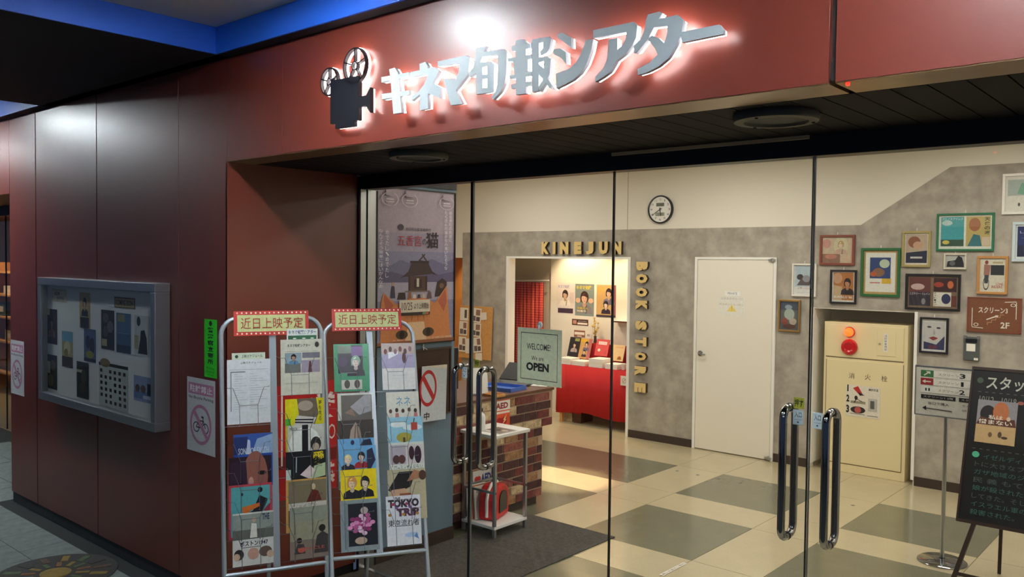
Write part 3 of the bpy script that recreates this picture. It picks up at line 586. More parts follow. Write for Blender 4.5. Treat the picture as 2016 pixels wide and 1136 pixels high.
# ------------------------------------------------------------------ signs stuck on the maroon wall
PK = (200, 132, 170)
def bike(cx, cy, sx, sy, col):
    return [('o', cx - .6 * sx, cy, .42 * sx, .42 * sy, .2, col), ('o', cx + .6 * sx, cy, .42 * sx, .42 * sy, .2, col), ('l', (cx - .6 * sx, cy), (cx - .25 * sx, cy + .55 * sy), .007, col), ('l', (cx - .25 * sx, cy + .55 * sy), (cx + .35 * sx, cy + .55 * sy), .007, col), ('l', (cx + .35 * sx, cy + .55 * sy), (cx + .6 * sx, cy), .007, col), ('l', (cx - .25 * sx, cy + .55 * sy), (cx, cy), .007, col), ('l', (cx, cy), (cx + .35 * sx, cy + .55 * sy), .007, col), ('l', (cx - .6 * sx, cy), (cx, cy), .007, col), ('l', (cx - .25 * sx, cy + .55 * sy), (cx - .32 * sx, cy + .8 * sy), .008, col), ('l', (cx + .35 * sx, cy + .55 * sy), (cx + .3 * sx, cy + .85 * sy), .008, col), ('l', (cx + .1 * sx, cy + .88 * sy), (cx + .4 * sx, cy + .85 * sy), .01, col)]
def nobike(label, x0, x1, z0, z1):
    sh = [('r', .05, .78, .95, .93, PK), ('t', '駐輪禁止', .1, .805, .9, .905, (248, 244, 246), .02), ('t', 'No Bicycle Parking', .06, .705, .94, .755, (34, 30, 40), .012)]
    sh += bike(.5, .34, .27, .17, (30, 28, 38)) + [('o', .5, .38, .38, .27, .16, PK), ('l', (.24, .57), (.76, .19), .028, PK)]
    sheet('no_parking_sign', label, 'sign', x1 - x0, z1 - z0, (214, 216, 218), sh, (x0, 2.4995, z0), group='no bicycle parking signs')
nobike('white and pink no bicycle parking sign right beside the brochure racks', -4.70, -4.385, .87, 1.302)
nobike('white and pink no bicycle parking sign at the far left end of the wall', -7.545, -7.26, .888, 1.322)
GK = (20, 60, 24)
sheet('police_sign', 'narrow bright green vertical sign stuck on the maroon wall', 'sign', .138, .332, (60, 214, 44), [('e', .5, .93, .12, .045, GK), ('v', '警察官立寄所', .28, .22, .74, .87, GK, .03), ('t', 'Police', .2, .14, .8, .18, (30, 120, 30)), ('t', 'Patrol', .2, .08, .8, .12, (30, 120, 30)), ('t', 'Stop', .25, .03, .75, .06, (30, 120, 30))], (-4.504, 2.4995, 1.319))
RW = (238, 226, 222)
sheet('red_notice', 'red notice sheet with white lettering on the recess wall behind the racks', 'sign', .45, .68, (196, 22, 34), [('r', 0, .27, 1, .38, (120, 12, 22)), ('t', '!厳', .55, .66, 1.0 - .02, .9, RW, .04), ('t', 'NO GOO', .3, .46, .98, .6, RW, .0), ('t', '禁', .72, .06, .98, .25, RW, .04), ('l', (.12, .3), (.12, .95), .012, RW)], (-4.2615, 2.80, .572), (0, 0, PI / 2))

# ------------------------------------------------------------------ manhole cover in the pavement
mh = thing('manhole_cover', 'round painted manhole cover in yellow, green and brown set in the pavement', 'manhole cover', (-5.6, 2.10, 0.001))
MB().lathe([(.355, 0), (.355, .006), (.335, .006)], 48).build('rim', 'iron_dark', mh)
MB().lathe([(.335, .004), (.335, .0045)], 48).build('plate', 'iron_brown', mh)
MB().lathe([(.09, .0045), (.09, .010), (.08, .011)], 32).build('centre_boss', 'iron_yellow', mh)
for k in range(14):
    a = 2 * PI * k / 14
    for r0, r1, hw, mm in ((.12, .20, .020, ('iron_orange', 'iron_green', 'iron_yellow')[k % 3]), (.215, .315, .030, ('iron_green', 'iron_yellow', 'iron_brown', 'iron_dark')[k % 4])):
        o = MB().box(r0, r1, -hw, hw * .4, .0045, .009).build('relief_bar', mm, mh, rot=(0, 0, a + (.35 if r0 > .2 else 0)))

# ------------------------------------------------------------------ brochure racks
class Rack:
    def __init__(s, label, ox, oy, z0, yaw, tilt, skip):
        s.o, s.z0, s.yaw, s.t = Vector((ox, oy, 0)), z0, yaw, tilt
        t = s.e = thing('brochure_rack', label, 'rack', s.o, yaw)
        w = .5; vb = -z0 / math.cos(tilt)
        P = s.P
        for u, side in ((0, -1), (w, 1)):
            pass
        pts = [P(0, vb + .012, 0), P(0, 0, 0), P(0, .6, 0), P(0, 1.17, 0)]
        for i in range(1, 7):
            a = math.radians(15 * i); pts.append(P(.085 - .085 * math.cos(a), 1.17 + .085 * math.sin(a), 0))
        for i in range(0, 7):
            a = math.radians(15 * i); pts.append(P(w - .085 + .085 * math.sin(a), 1.17 + .085 * math.cos(a), 0))
        pts += [P(w, .6, 0), P(w, 0, 0), P(w, vb + .012, 0)]
        MB().tube(pts, .0115, 10).build('tube_frame', 'rack_grey', t, smooth=True)
        MB().tube([P(0, -.005, .0), P(w, -.005, .0)], .0105, 10).build('cross_bar', 'rack_grey', t, smooth=True)
        q = MB(); b = len(q.v)
        a_, b_, c_, d_ = P(.233, 0, .006), P(.267, 0, .006), P(.267, 1.24, .006), P(.233, 1.24, .006)
        a2, b2, c2, d2 = P(.233, 0, -.006), P(.267, 0, -.006), P(.267, 1.24, -.006), P(.233, 1.24, -.006)
        q.v = [tuple(x) for x in (a_, b_, c_, d_, a2, b2, c2, d2)]
        for f in ((0, 1, 2, 3), (7, 6, 5, 4), (0, 4, 5, 1), (1, 5, 6, 2), (2, 6, 7, 3), (3, 7, 4, 0)): q.face(f)
        q.build('spine', 'rack_grey', t)
        # rear prop
        tp = P(.25, .75, -.01); MB().tube([tp, (.25, tp.y + .20, .012)], .010, 8).build('rear_leg', 'rack_grey', t, smooth=True)
        for u in (0, w):
            p = P(u, vb + .012, 0); MB().lathe([(.014, 0), (.016, .02), (.012, .022)], 10, (p.x, p.y, 0)).build('foot_cap', 'black_plastic', t)
        for c in (0, 1):
            u0 = (.012, .268)[c]; u1 = u0 + .22
            for k, v in enumerate((1.045, .905, .765, .63, .49, .35, .215)):
                if (c, k) in skip: continue
                m_ = MB(); o1 = .05
                lo = v - .19
                m_.tube([P(u0, v + .01, .004), P(u0 + .012, v, o1), P(u0 + .035, v, o1), P(u0 + .066, v - .088, o1), P(u0 + .066, lo, o1), P(u0 + .066, lo, .006)], .0016, 5)
                m_.tube([P(u1, v + .01, .004), P(u1 - .012, v, o1), P(u1 - .035, v, o1), P(u1 - .066, v - .088, o1), P(u1 - .066, lo, o1), P(u1 - .066, lo, .006)], .0016, 5)
                m_.tube([P(u0 + .066, v - .088, o1), P(u1 - .066, v - .088, o1)], .0016, 5)
                m_.tube([P(u0, lo, .006), P(u1, lo, .006)], .0016, 5)
                m_.build('wire_pocket', 'wire', t)
    def P(s, u, v, off):
        return Vector((u, v * math.sin(s.t) - off * math.cos(s.t), s.z0 + v * math.cos(s.t) + off * math.sin(s.t)))
    def flyer(s, name, label, u0, u1, v0, v1, base, shapes, off=.010, lean=5.0, roll=0.0, cat='flyer', group='film flyers in the brochure racks', m='printed_gloss', t=.002):
        R = Matrix.Rotation(s.yaw, 3, 'Z')
        loc = s.o + R @ s.P(u0, v0, off)
        tl = s.t - math.radians(lean)
        return sheet(name, label, cat, u1 - u0, v1 - v0, base, shapes, loc, (-tl, roll, s.yaw), group, m, t)
def marquee():
    sh = [('r', .045, .16, .955, .84, (206, 214, 150))]
    for i in range(16):
        for y in (.08, .92): sh.append(('e', .045 + i * .0607, y, .011, .036, (250, 240, 214)))
    return sh + [('t', '近日上映予定', .09, .27, .92, .73, (170, 52, 34), .0)]
rR = Rack('grey tubular brochure rack nearer the glass doors', -3.5123, 2.6509, .4614, 1.0414, .3391, {(0, 1), (1, 1)})
rL = Rack('grey tubular brochure rack nearer the maroon wall corner', -3.7244, 2.1713, .4526, 1.146, .1394, {(0, 0), (0, 2), (1, 1)})
G_ = 'film flyers in the brochure racks'
sg_l = 'red and yellow marquee header card on top of the %s brochure rack'
rL.flyer('rack_header_card', 'red and yellow marquee header card on top of the rack by the wall', .060, .433, 1.165, 1.290, (206, 62, 56), marquee(), .014, 0, cat='sign', group='marquee header cards', t=.004)
rR.flyer('rack_header_card', 'red and yellow marquee header card on top of the rack by the glass doors', .045, .436, 1.203, 1.332, (206, 62, 56), marquee(), .014, 0, cat='sign', group='marquee header cards', t=.004)
INK = (48, 46, 50)
sch = [('t', '上映スケジュール', .3, .93, .8, .965, (40, 60, 40), .01), ('r', .06, .84, .94, .845, (150, 154, 160)), ('r', .08, .2, .1, .8, (120, 124, 134)), ('r', .08, .8, .42, .815, (110, 114, 124))]
for i in range(16): sch += [('r', .16, .77 - i * .036, .16 + .1 * (1 + (i * 7) % 3), .776 - i * .036, (176, 180, 188)), ('r', .52, .77 - i * .036, .52 + .1 * (1 + (i * 5) % 4), .776 - i * .036, (176, 180, 188))]
rL.flyer('schedule_sheet', 'white screening schedule sheet in the upper left pocket of the rack by the wall', .022, .232, .725, 1.047, (222, 226, 230), sch)
rL.flyer('schedule_card', 'pale green card headed in Japanese behind the white schedule sheet', .048, .21, .90, 1.080, (210, 220, 200), [('r', 0, .83, .0, 1, INK), ('t', '上映スケジュール', .28, .86, .92, .95, (40, 60, 40), .01), ('e', .14, .9, .05, .045, (60, 84, 60))], .004)
rL.flyer('theater_card', 'white card with blue Japanese lettering and a green band behind the newsletter', .32, .478, .98, 1.195, (226, 230, 230), [('t', 'キネマ旬報シアター', .05, .87, .95, .97, (40, 72, 140), .02), ('r', .04, .70, .96, .84, (70, 116, 84)), ('e', .25, .77, .06, .015, (230, 240, 230)), ('e', .55, .77, .06, .015, (230, 240, 230)), ('e', .82, .77, .06, .015, (230, 240, 230))], .002)
news = [('t', 'キネマ旬報シアター', .16, .86, .72, .92, (44, 44, 40), .02), ('e', .88, .9, .05, .05, (60, 60, 56)), ('r', .1, .78, .9, .784, (120, 118, 108)), ('r', .1, .56, .5, .76, (150, 168, 180)), ('r', .52, .66, .95, .76, (130, 128, 140)), ('r', .1, .40, .48, .57, (120, 122, 118)), ('r', .5, .40, .95, .62, (166, 156, 174)), ('p', [(.66, .4), (.76, .4), (.73, .6), (.69, .6)], (110, 70, 70)), ('r', .1, .2, .9, .22, (196, 194, 180))] + bust(.31, .68, .075, SKIN2, (36, 28, 26), (96, 140, 176), .66)
rL.flyer('newsletter', 'cream cinema newsletter with photographs in the rack by the wall', .285, .495, .855, 1.140, (212, 210, 194), news)
rL.flyer('film_flyer', 'bright yellow flyer showing a tilted figure in stripes', .302, .498, .572, .836, (226, 214, 30), [('p', [(.3, 1), (.8, 1), (.86, .7), (.72, .4), (.25, .4), (.35, .7)], (120, 108, 92)), ('e', .52, .86, .2, .1, (170, 156, 140)), ('p', [(.2, .45), (.7, .45), (.8, .62), (.3, .68)], (200, 196, 190)), ('l', (.25, .55), (.72, .52), .008, INK), ('l', (.25, .6), (.72, .58), .008, INK), ('r', .0, .45, .14, .62, (90, 190, 60)), ('v', '夢を見る', .86, .55, .94, .96, INK)])
rL.flyer('film_flyer', 'black and white flyer with a round mirror shape', .302, .496, .437, .702, (206, 208, 200), [('r', 0, 0, .05, 1, (214, 190, 60)), ('e', .5, .6, .42, .36, (232, 236, 230)), ('r', .42, .3, .58, 1, (36, 32, 34)), ('e', .78, .62, .14, .14, (52, 48, 46)), ('e', .78, .56, .09, .08, (196, 176, 160)), ('t', 'MIRROR', .1, .9, .3, .96, INK)])
rL.flyer('film_flyer', 'black flyer with a yellow brush character and pale flowers', .300, .503, .305, .570, (34, 36, 38), [('t', '愛', .66, .72, .96, .98, (226, 206, 50), .04), ('p', [(.6, .45), (.98, .5), (.98, .75), (.7, .7)], (190, 210, 170)), ('p', [(.35, .55), (.6, .72), (.72, .62), (.6, .45)], (232, 214, 216)), ('r', 0, .46, .12, .66, (210, 226, 220)), ('l', (.25, .6), (.26, .9), .006, (150, 170, 180))])
rL.flyer('film_flyer', 'orange bordered flyer with a rider in brown tones', .297, .500, .165, .430, (206, 160, 90), [('r', .06, .1, 1, .97, (130, 120, 96)), ('r', .06, .42, 1, .55, (210, 206, 196)), ('t', 'ジョイラン', .18, .43, .75, .53, (120, 116, 112), -.005), ('p', [(.5, .55), (.88, .57), (.8, .75), (.65, .8)], (104, 44, 36)), ('e', .68, .84, .05, .06, (214, 196, 160))])
rL.flyer('film_flyer', 'sandy grey flyer with two silhouettes, lowest in the rack by the wall', .314, .506, .030, .290, (160, 158, 136), [('r', 0, .72, 1, 1, (150, 156, 142)), ('r', 0, 0, 1, .35, (140, 128, 118)), ('p', [(.62, .08), (1, .08), (1, .42), (.85, .5), (.7, .42)], (66, 62, 64)), ('e', .84, .56, .09, .07, (44, 38, 38)), ('p', [(.1, .1), (.4, .1), (.36, .28), (.2, .3)], (78, 70, 72)), ('e', .24, .36, .07, .055, (48, 42, 42)), ('e', .3, .17, .1, .05, (186, 92, 76)), ('t', 'MIRACLE', .2, .16, .9, .22, (196, 96, 80), .01)])
rL.flyer('film_flyer', 'deep blue fjord flyer with white capital lettering in the rack by the wall', .048, .236, .412, .676, (60, 92, 170), [('p', [(.4, .5), (1, .5), (1, .98), (.6, .9)], (150, 176, 214)), ('p', [(.0, .5), (.4, .5), (.36, .95), (0, .95)], (44, 58, 110)), ('p', [(.3, .5), (.46, .5), (.42, .88), (.36, .9)], (190, 200, 220)), ('r', 0, .0, 1, .62, (44, 84, 176)), ('t', 'SONG OF EARTH', .12, .62, .9, .74, (206, 216, 226), .015)])
rL.flyer('film_flyer', 'dark flyer filled by a close-up of a face and purple hair', .024, .228, .300, .565, (50, 34, 42), [('e', .62, .6, .3, .5, (150, 96, 84)), ('p', [(0, .2), (.45, .3), (.4, .95), (.05, .9)], (58, 40, 60)), ('e', .78, .68, .1, .04, (40, 26, 26)), ('e', .52, .52, .06, .1, (196, 150, 140)), ('t', 'ナミビア', .05, .36, .9, .46, (210, 170, 180))])
rL.flyer('film_flyer', 'turquoise flyer with a red border and a bowing figure in black', .022, .229, .165, .430, (196, 70, 84), [('r', .05, .04, .95, .96, (92, 170, 176)), ('p', [(.1, .38), (.55, .5), (.7, .78), (.9, .7), (.85, .6), (.75, .42), (.7, .2), (.1, .2)], (34, 36, 44)), ('e', .72, .88, .06, .05, (30, 32, 40)), ('p', [(.35, .2), (.5, .2), (.48, .5), (.72, .58), (.7, .64), (.3, .58)], (216, 116, 50)), ('e', .3, .82, .03, .03, (30, 50, 60)), ('p', [(.8, .5), (.95, .62), (.95, .3)], (150, 50, 70))])
rL.flyer('film_flyer', 'white running film flyer lettered with a title and 1947', .038, .233, .032, .292, (216, 218, 214), [('r', .0, .5, 1, .97, (150, 160, 154)), ('r', 0, .5, 1, .68, (104, 108, 104)), ('p', [(.42, .52), (.6, .52), (.58, .78), (.46, .8)], (226, 226, 218)), ('e', .52, .86, .05, .05, (196, 166, 140)), ('t', 'THE', .72, .84, .9, .96, (44, 56, 90), .03), ('t', 'ボストン1947', .18, .37, .86, .47, (36, 44, 74), .02), ('e', .15, .22, .12, .1, (50, 42, 42)), ('e', .1, .18, .08, .07, (214, 186, 160)), ('e', .5, .22, .14, .11, (204, 160, 140)), ('e', .8, .24, .16, .1, (104, 88, 80)), ('e', .92, .18, .09, .07, (206, 176, 156))])
# rack by the glass doors
rR.flyer('film_flyer', 'green flyer with a collage of portraits in the rack by the doors', .045, .238, .862, 1.125, (62, 150, 108), [('r', .12, .38, .82, .97, (44, 34, 52)), ('r', .12, .8, .5, .97, (110, 126, 110)), ('r', .5, .74, .82, .94, (120, 84, 150)), ('e', .25, .62, .14, .1, (70, 50, 84))] + bust(.62, .62, .16, (226, 206, 200), (150, 176, 160), (40, 36, 46), .72) + [('r', .2, .04, .78, .24, (190, 192, 180)), ('e', .36, .15, .08, .09, (70, 64, 56)), ('e', .64, .15, .08, .09, (84, 72, 66))])
rR.flyer('film_flyer', 'grey brown flyer with a pale white border in the rack by the doors', .057, .247, .585, .849, (206, 206, 196), [('r', .1, .04, .97, .96, (104, 98, 92)), ('p', [(.35, .72), (.75, .95), (.95, .95), (.95, .62), (.6, .55)], (160, 160, 164)), ('p', [(.2, .6), (.5, .52), (.4, .7)], (140, 116, 100))])
rR.flyer('film_flyer', 'dark brown flyer of a raised pale hand', .052, .245, .440, .702, (66, 58, 52), [('p', [(.25, .3), (.72, .3), (.62, .8), (.5, .96), (.36, .8)], (170, 150, 136)), ('l', (.45, .5), (.5, .9), .006, (110, 92, 82)), ('l', (.58, .5), (.54, .9), .006, (110, 92, 82))])
bl = [('p', [(.0, 0), (.55, 0), (.5, .45), (.2, .55), (0, .3)], (36, 38, 56))] + bust(.24, .74, .12, (236, 214, 196), (232, 214, 150), (34, 36, 50), .72) + bust(.6, .78, .12, (232, 208, 190), (32, 26, 30), (176, 40, 50), .72)
rR.flyer('film_flyer', 'sky blue flyer peeking out above its blue twin in the rack', .050, .243, .340, .603, (110, 172, 222), [('p', [(.6, .85), (.95, .85), (.9, .98), (.7, .96)], (34, 40, 66)), ('e', .4, .92, .05, .05, (40, 50, 80))], .012)
rR.flyer('film_flyer', 'sky blue flyer with a blond figure and a dark haired figure in red', .052, .249, .300, .562, (112, 174, 222), bl + [('p', [(.75, .4), (.98, .7), (.9, .95), (.75, .9)], (40, 46, 74))], .018)
yl = bust(.32, .74, .16, (232, 200, 176), (216, 150, 84), (36, 34, 40), .72) + bust(.68, .74, .15, (238, 214, 200), (30, 26, 30), (30, 28, 34), .72)
rR.flyer('film_flyer', 'bright yellow flyer with two portraits in black coats', .056, .247, .170, .440, (242, 214, 22), yl + [('r', 0, 0, 1, .36, (34, 32, 38))])
pk = [('r', .2, .1, .96, .92, (30, 32, 38))]
for i in range(26):
    a = i * 2.4; r_ = .06 + .012 * i; pk.append(('e', .55 + r_ * math.cos(a) * .9, .52 + r_ * .55 * math.sin(a), .07, .04, [(196, 90, 150), (226, 150, 196), (150, 50, 110), (236, 200, 224)][i % 4]))
pk += [('e', .52, .2, .16, .07, (196, 170, 150)), ('e', .62, .78, .1, .07, (196, 180, 176)), ('r', .1, .05, .13, .95, (110, 122, 128))]
rR.flyer('film_flyer', 'grey flyer with a pink kaleidoscope bloom in the rack by the doors', .050, .250, .022, .283, (140, 154, 160), pk)
rR.flyer('film_flyer', 'white flyer with a violet dance photograph in the rack by the doors', .309, .495, .862, 1.124, (226, 226, 224), [('r', 0, .46, 1, 1, (176, 168, 204)), ('r', 0, .76, 1, 1, (196, 176, 170)), ('p', [(.2, .66), (.5, .76), (.5, .82), (.2, .8)], (240, 240, 244))] + [('e', .12 + .15 * i, .82 + .05 * (i % 2), .05, .06, [(120, 70, 66), (90, 60, 60), (150, 110, 120)][i % 3]) for i in range(6)] + [('e', .68, .68, .06, .12, (90, 50, 60)), ('r', .3, .3, .7, .31, (200, 200, 206)), ('r', .3, .24, .7, .25, (206, 206, 210))])
rR.flyer('film_flyer', 'white flyer lettered in blue katakana above a row of people', .321, .503, .583, .846, (222, 220, 208), [('t', 'ネネ', .3, .7, .74, .9, (84, 158, 190), .0)] + [('e', .12 + .19 * i, .6 + .02 * (i % 2), .05, .045, [(96, 66, 52), (60, 44, 40), (80, 50, 44)][i % 3]) for i in range(5)] + [('p', [(.05 + .19 * i, .4), (.2 + .19 * i, .4), (.17 + .19 * i, .56), (.08 + .19 * i, .56)], [(214, 206, 196), (196, 120, 120), (226, 222, 214)][i % 3]) for i in range(5)])
rR.flyer('film_flyer', 'pale blue sky flyer with a red cable car over a tree', .322, .517, .442, .706, (150, 204, 226), [('e', .3, .85, .25, .06, (232, 240, 244)), ('e', .7, .78, .28, .06, (226, 238, 244)), ('r', .66, .72, .84, .88, (190, 74, 62)), ('l', (.74, .88), (.76, .97), .005, INK), ('e', .45, .58, .22, .1, (176, 166, 70)), ('l', (.45, .48), (.45, .58), .012, (84, 66, 44)), ('r', 0, 0, 1, .48, (206, 226, 226))])
rR.flyer('film_flyer', 'white flyer with two band photographs and handwritten katakana', .321, .514, .304, .567, (216, 222, 214), [('r', .02, .56, .48, .95, (186, 176, 190)), ('r', .5, .56, .98, .95, (214, 206, 206)), ('e', .2, .66, .1, .09, (84, 54, 52)), ('e', .36, .66, .1, .09, (96, 60, 54)), ('e', .64, .78, .08, .14, (60, 30, 44)), ('e', .82, .74, .1, .18, (54, 34, 50)), ('t', 'ロール・ザ・ドラム!', .14, .42, .94, .54, (50, 96, 66), .0)])
rR.flyer('film_flyer', 'brown and cream flyer of a person lying down', .306, .513, .160, .424, (190, 182, 150), [('p', [(0, .6), (.3, .95), (.75, .95), (.6, .65), (.2, .5)], (40, 36, 34)), ('p', [(.5, .75), (.85, .8), (.98, .9), (.7, .98)], (176, 126, 96)), ('e', .92, .86, .1, .1, (80, 54, 42)), ('p', [(0, .42), (.55, .5), (.45, .62), (.1, .6)], (210, 166, 134)), ('r', .3, .45, .6, .52, (150, 84, 56))])
tk = [('t', 'THE', .26, .9, .42, .97, INK, .03), ('t', 'TOKYO', .06, .76, .96, .93, (52, 40, 54), .06), ('t', 'TRIP', .3, .58, .96, .74, (92, 54, 80), .06)]
for i in range(9): tk.append(('e', .1 + .1 * i, .62 + .07 * ((i * 3) % 4), .05, .03, [(196, 140, 60), (176, 60, 90), (120, 84, 150), (70, 60, 60)][i % 4]))
rR.flyer('film_flyer', 'white flyer with picture-filled capital lettering and brush characters below', .290, .475, .030, .286, (222, 226, 234), tk + [('t', '東京流れ者', .05, .38, .95, .52, (36, 36, 42), .0), ('e', .72, .2, .2, .05, (176, 204, 236)), ('p', [(.78, .16), (.92, .1), (.86, .24)], (110, 150, 210))])
# ------------------------------------------------------------------ cat film poster and the things on the partition wall
XW = -4.2615
mv = (178, 164, 180)
cat_ = [('r', 0, 0, 1, .60, (140, 140, 172)), ('r', 0, .60, 1, .72, (164, 154, 178)), ('p', [(0, .40), (0, .52), (.15, .50), (.3, .545), (.5, .51), (.7, .555), (.85, .52), (1, .56), (1, .40)], (116, 114, 150)),
        ('p', [(0, .40), (0, .46), (.2, .47), (.38, .44), (.6, .48), (.8, .45), (1, .47), (1, .40)], (96, 92, 128)), ('r', 0, .28, 1, .40, (170, 166, 190)),
        # shrine
        ('r', .36, .335, .68, .345, (120, 104, 100)), ('r', .40, .345, .64, .44, (84, 62, 60)), ('r', .40, .345, .425, .44, (60, 44, 46)), ('r', .615, .345, .64, .44, (60, 44, 46)), ('r', .47, .36, .57, .42, (58, 40, 42)), ('r', .505, .37, .535, .425, (214, 204, 190)),
        ('p', [(.28, .42), (.34, .435), (.70, .455), (.77, .445), (.70, .475), (.65, .53), (.56, .545), (.44, .53), (.40, .47)], (66, 50, 54)), ('l', (.53, .54), (.61, .585), .010, (66, 50, 54)), ('l', (.63, .54), (.57, .585), .010, (66, 50, 54)), ('r', .42, .525, .66, .54, (52, 40, 46)),
        ('p', [(.18, .30), (.24, .30), (.23, .37), (.21, .385), (.19, .37)], (60, 58, 86)), ('e', .21, .39, .016, .012, (190, 150, 130)), ('p', [(.26, .29), (.37, .29), (.36, .335), (.28, .335)], (58, 44, 46)), ('p', [(.39, .29), (.44, .29), (.435, .335), (.40, .335)], (150, 100, 76)),
        ('p', [(.45, .27), (.50, .27), (.49, .32), (.46, .32)], (226, 216, 206)), ('p', [(.51, .27), (.56, .27), (.55, .32), (.52, .32)], (70, 56, 60)), ('p', [(.57, .275), (.62, .275), (.61, .325), (.58, .325)], (200, 180, 170)), ('p', [(.64, .29), (.70, .29), (.69, .335), (.65, .335)], (110, 86, 92)), ('p', [(.74, .30), (.90, .31), (.90, .40), (.84, .425), (.77, .40)], (56, 42, 46)), ('e', .83, .375, .03, .018, (120, 86, 70)),
        # cat head peeping from below
        ('p', [(.06, .0), (.07, .28), (.1, .335), (.25, .26), (.42, .295), (.62, .295), (.74, .26), (.9, .375), (.92, .25), (.96, .0)], (212, 136, 84)), ('p', [(.10, .29), (.11, .325), (.22, .255), (.14, .2)], (186, 100, 76)), ('p', [(.88, .355), (.78, .27), (.86, .2), (.9, .27)], (186, 100, 76)),
        ('p', [(.36, .0), (.64, .0), (.60, .14), (.40, .14)], (236, 198, 160)), ('l', (.44, .15), (.47, .25), .008, (176, 96, 54)), ('l', (.52, .15), (.52, .26), .008, (176, 96, 54)), ('l', (.6, .15), (.57, .25), .008, (176, 96, 54)),
        ('e', .32, .062, .075, .03, (74, 60, 40)), ('e', .655, .07, .075, .03, (74, 60, 40)), ('e', .32, .062, .03, .026, (20, 16, 14)), ('e', .655, .07, .03, .026, (20, 16, 14)), ('r', 0, 0, 1, .02, (150, 96, 66)),
        # lettering
        ('t', '五香宮', .26, .635, .56, .705, (176, 58, 74), .0), ('t', 'の', .57, .645, .62, .685, (60, 50, 60)), ('t', '猫', .62, .625, .78, .73, (44, 38, 44), .01), ('t', '想田和弘監督最新作', .36, .735, .68, .755, (70, 62, 76)), ('e', .3, .755, .035, .02, (70, 62, 76)),
        ('v', 'めでたし、めでたし', .115, .43, .155, .735, (244, 240, 246)), ('v', 'なんてそう簡単にはいかんなあ', .035, .365, .085, .74, (244, 240, 246)), ('v', 'ある港町のお宮に', .915, .67, .955, .88, (240, 236, 244)), ('v', 'たくさんの猫が住み着いたそうな', .855, .48, .895, .88, (240, 236, 244)),
        ('r', .28, .205, .665, .285, (226, 216, 200)), ('r', .28, .185, .665, .205, (40, 38, 34)), ('r', .57, .188, .61, .203, (120, 150, 96)), ('r', .61, .188, .65, .203, (196, 90, 84)), ('t', '10/25', .31, .22, .44, .27, (60, 50, 46), .0), ('t', 'より上映開始', .46, .225, .65, .265, (50, 44, 42), .01),
        ('t', 'THE CATS OF GOKOGU SHRINE', .55, .022, .96, .036, (240, 226, 214)), ('t', 'A film by', .2, .022, .4, .034, (240, 226, 214))]
for cx in (.16, .4, .88):
    cat_ += [('o', cx, .93, .1, .045, .1, (208, 196, 204)), ('r', cx - .05, .95, cx + .05, .99, mv), ('r', cx - .045, .925, cx + .045, .932, (226, 216, 222)), ('r', cx - .05, .91, cx + .05, .915, (226, 216, 222))]
pf = thing('film_poster', 'large mauve film poster with an orange cat head on the blue-grey partition wall', 'poster', (XW, 3.542, 1.437), PI / 2)
PR(.72, 1.035, mv, .012).draw(cat_).build('poster_print', pf, m='printed_gloss')
MB().box(-.008, 0, -.02, 0, -.008, 1.043).box(.72, .728, -.02, 0, -.008, 1.043).box(0, .72, -.02, 0, -.008, 0).box(0, .72, -.02, 0, 1.035, 1.043).build('poster_frame', 'black_plastic', pf)
hp = thing('wall_panel', 'dark brown framed panel under the cat poster on the partition wall', 'panel', (XW, 3.90, .93), PI / 2)
MB().box(0, .33, -.012, 0, 0, .45).build('panel_board', 'dark_wood', hp)
MB().box(-.012, .342, -.018, 0, -.012, 0).box(-.012, .342, -.018, 0, .45, .462).box(-.012, 0, -.018, 0, 0, .45).box(.33, .342, -.018, 0, 0, .45).build('panel_frame', 'base_dark', hp)
hk = thing('wall_hook', 'small white wire hook above the hanging paper sign', 'hook', (XW + .0, 3.975, 1.40), PI / 2)
MB().tube([(0, -.008, .025), (0, -.008, .005), (-.016, -.03, -.012)], .0025, 6).tube([(0, -.008, .005), (.016, -.03, -.012)], .0025, 6).tube([(0, 0, .02), (0, -.012, .02)], .004, 8).build('wire', 'white_plastic', hk)
sheet('hanging_paper', 'white paper sign with a red prohibition ring hanging on the dark panel', 'sign', .215, .385, (206, 216, 224), [('o', .26, .60, .34, .33, .2, (190, 40, 48)), ('l', (.06, .8), (.5, .4), .03, (190, 40, 48)), ('t', '中', .12, .03, .34, .17, INK, .03), ('p', [(0, 1), (1, 1), (1, .93), (.4, .97)], (232, 226, 206))], (XW + .03, 3.935, .892), (.03, 0, PI / 2 - .12))

# ------------------------------------------------------------------ things on the glass doors
wl = thing('welcome_sign', 'sage green WELCOME We are OPEN board hanging on the glass door', 'sign', (-2.960, 3.465, 1.348), 0)
GR = (206, 210, 176); BK = (22, 24, 22)
PR(.298, .298, GR, .005).draw([('r', .08, .08, .92, .092, BK), ('r', .08, .908, .92, .92, BK), ('r', .08, .08, .09, .92, BK), ('r', .91, .08, .92, .92, BK), ('t', 'WELCOME!', .22, .62, .76, .73, BK, .005), ('t', 'We are', .33, .43, .61, .51, BK, .0), ('t', 'OPEN', .21, .24, .73, .39, BK, .05)]).build('board', wl)
MB().lathe([(.018, 0), (.015, .006), (.006, .008)], 16, (.15, 0, .318), 'y').build('suction_cup', 'clear_plastic', wl, smooth=True)
MB().tube([(.15, -.010, .318), (.15, -.012, .296), (.15, -.007, .285)], .004, 6).build('clip', 'clear_plastic', wl)
def entry(label, x0, x1, z0, z1):
    sheet('entrance_plate', label, 'sign', x1 - x0, z1 - z0, (206, 220, 226), [('t', '入口', .16, .5, .84, .86, (28, 36, 50), .01), ('r', .14, .34, .86, .36, (90, 104, 116)), ('e', .5, .18, .1, .06, (70, 100, 130))], (x0, 3.4665, z0), group='white entrance plates on the glass doors', t=.002)
entry('white entrance plate on the glass behind the leftmost pull handle', -3.384, -3.342, 1.331, 1.394)
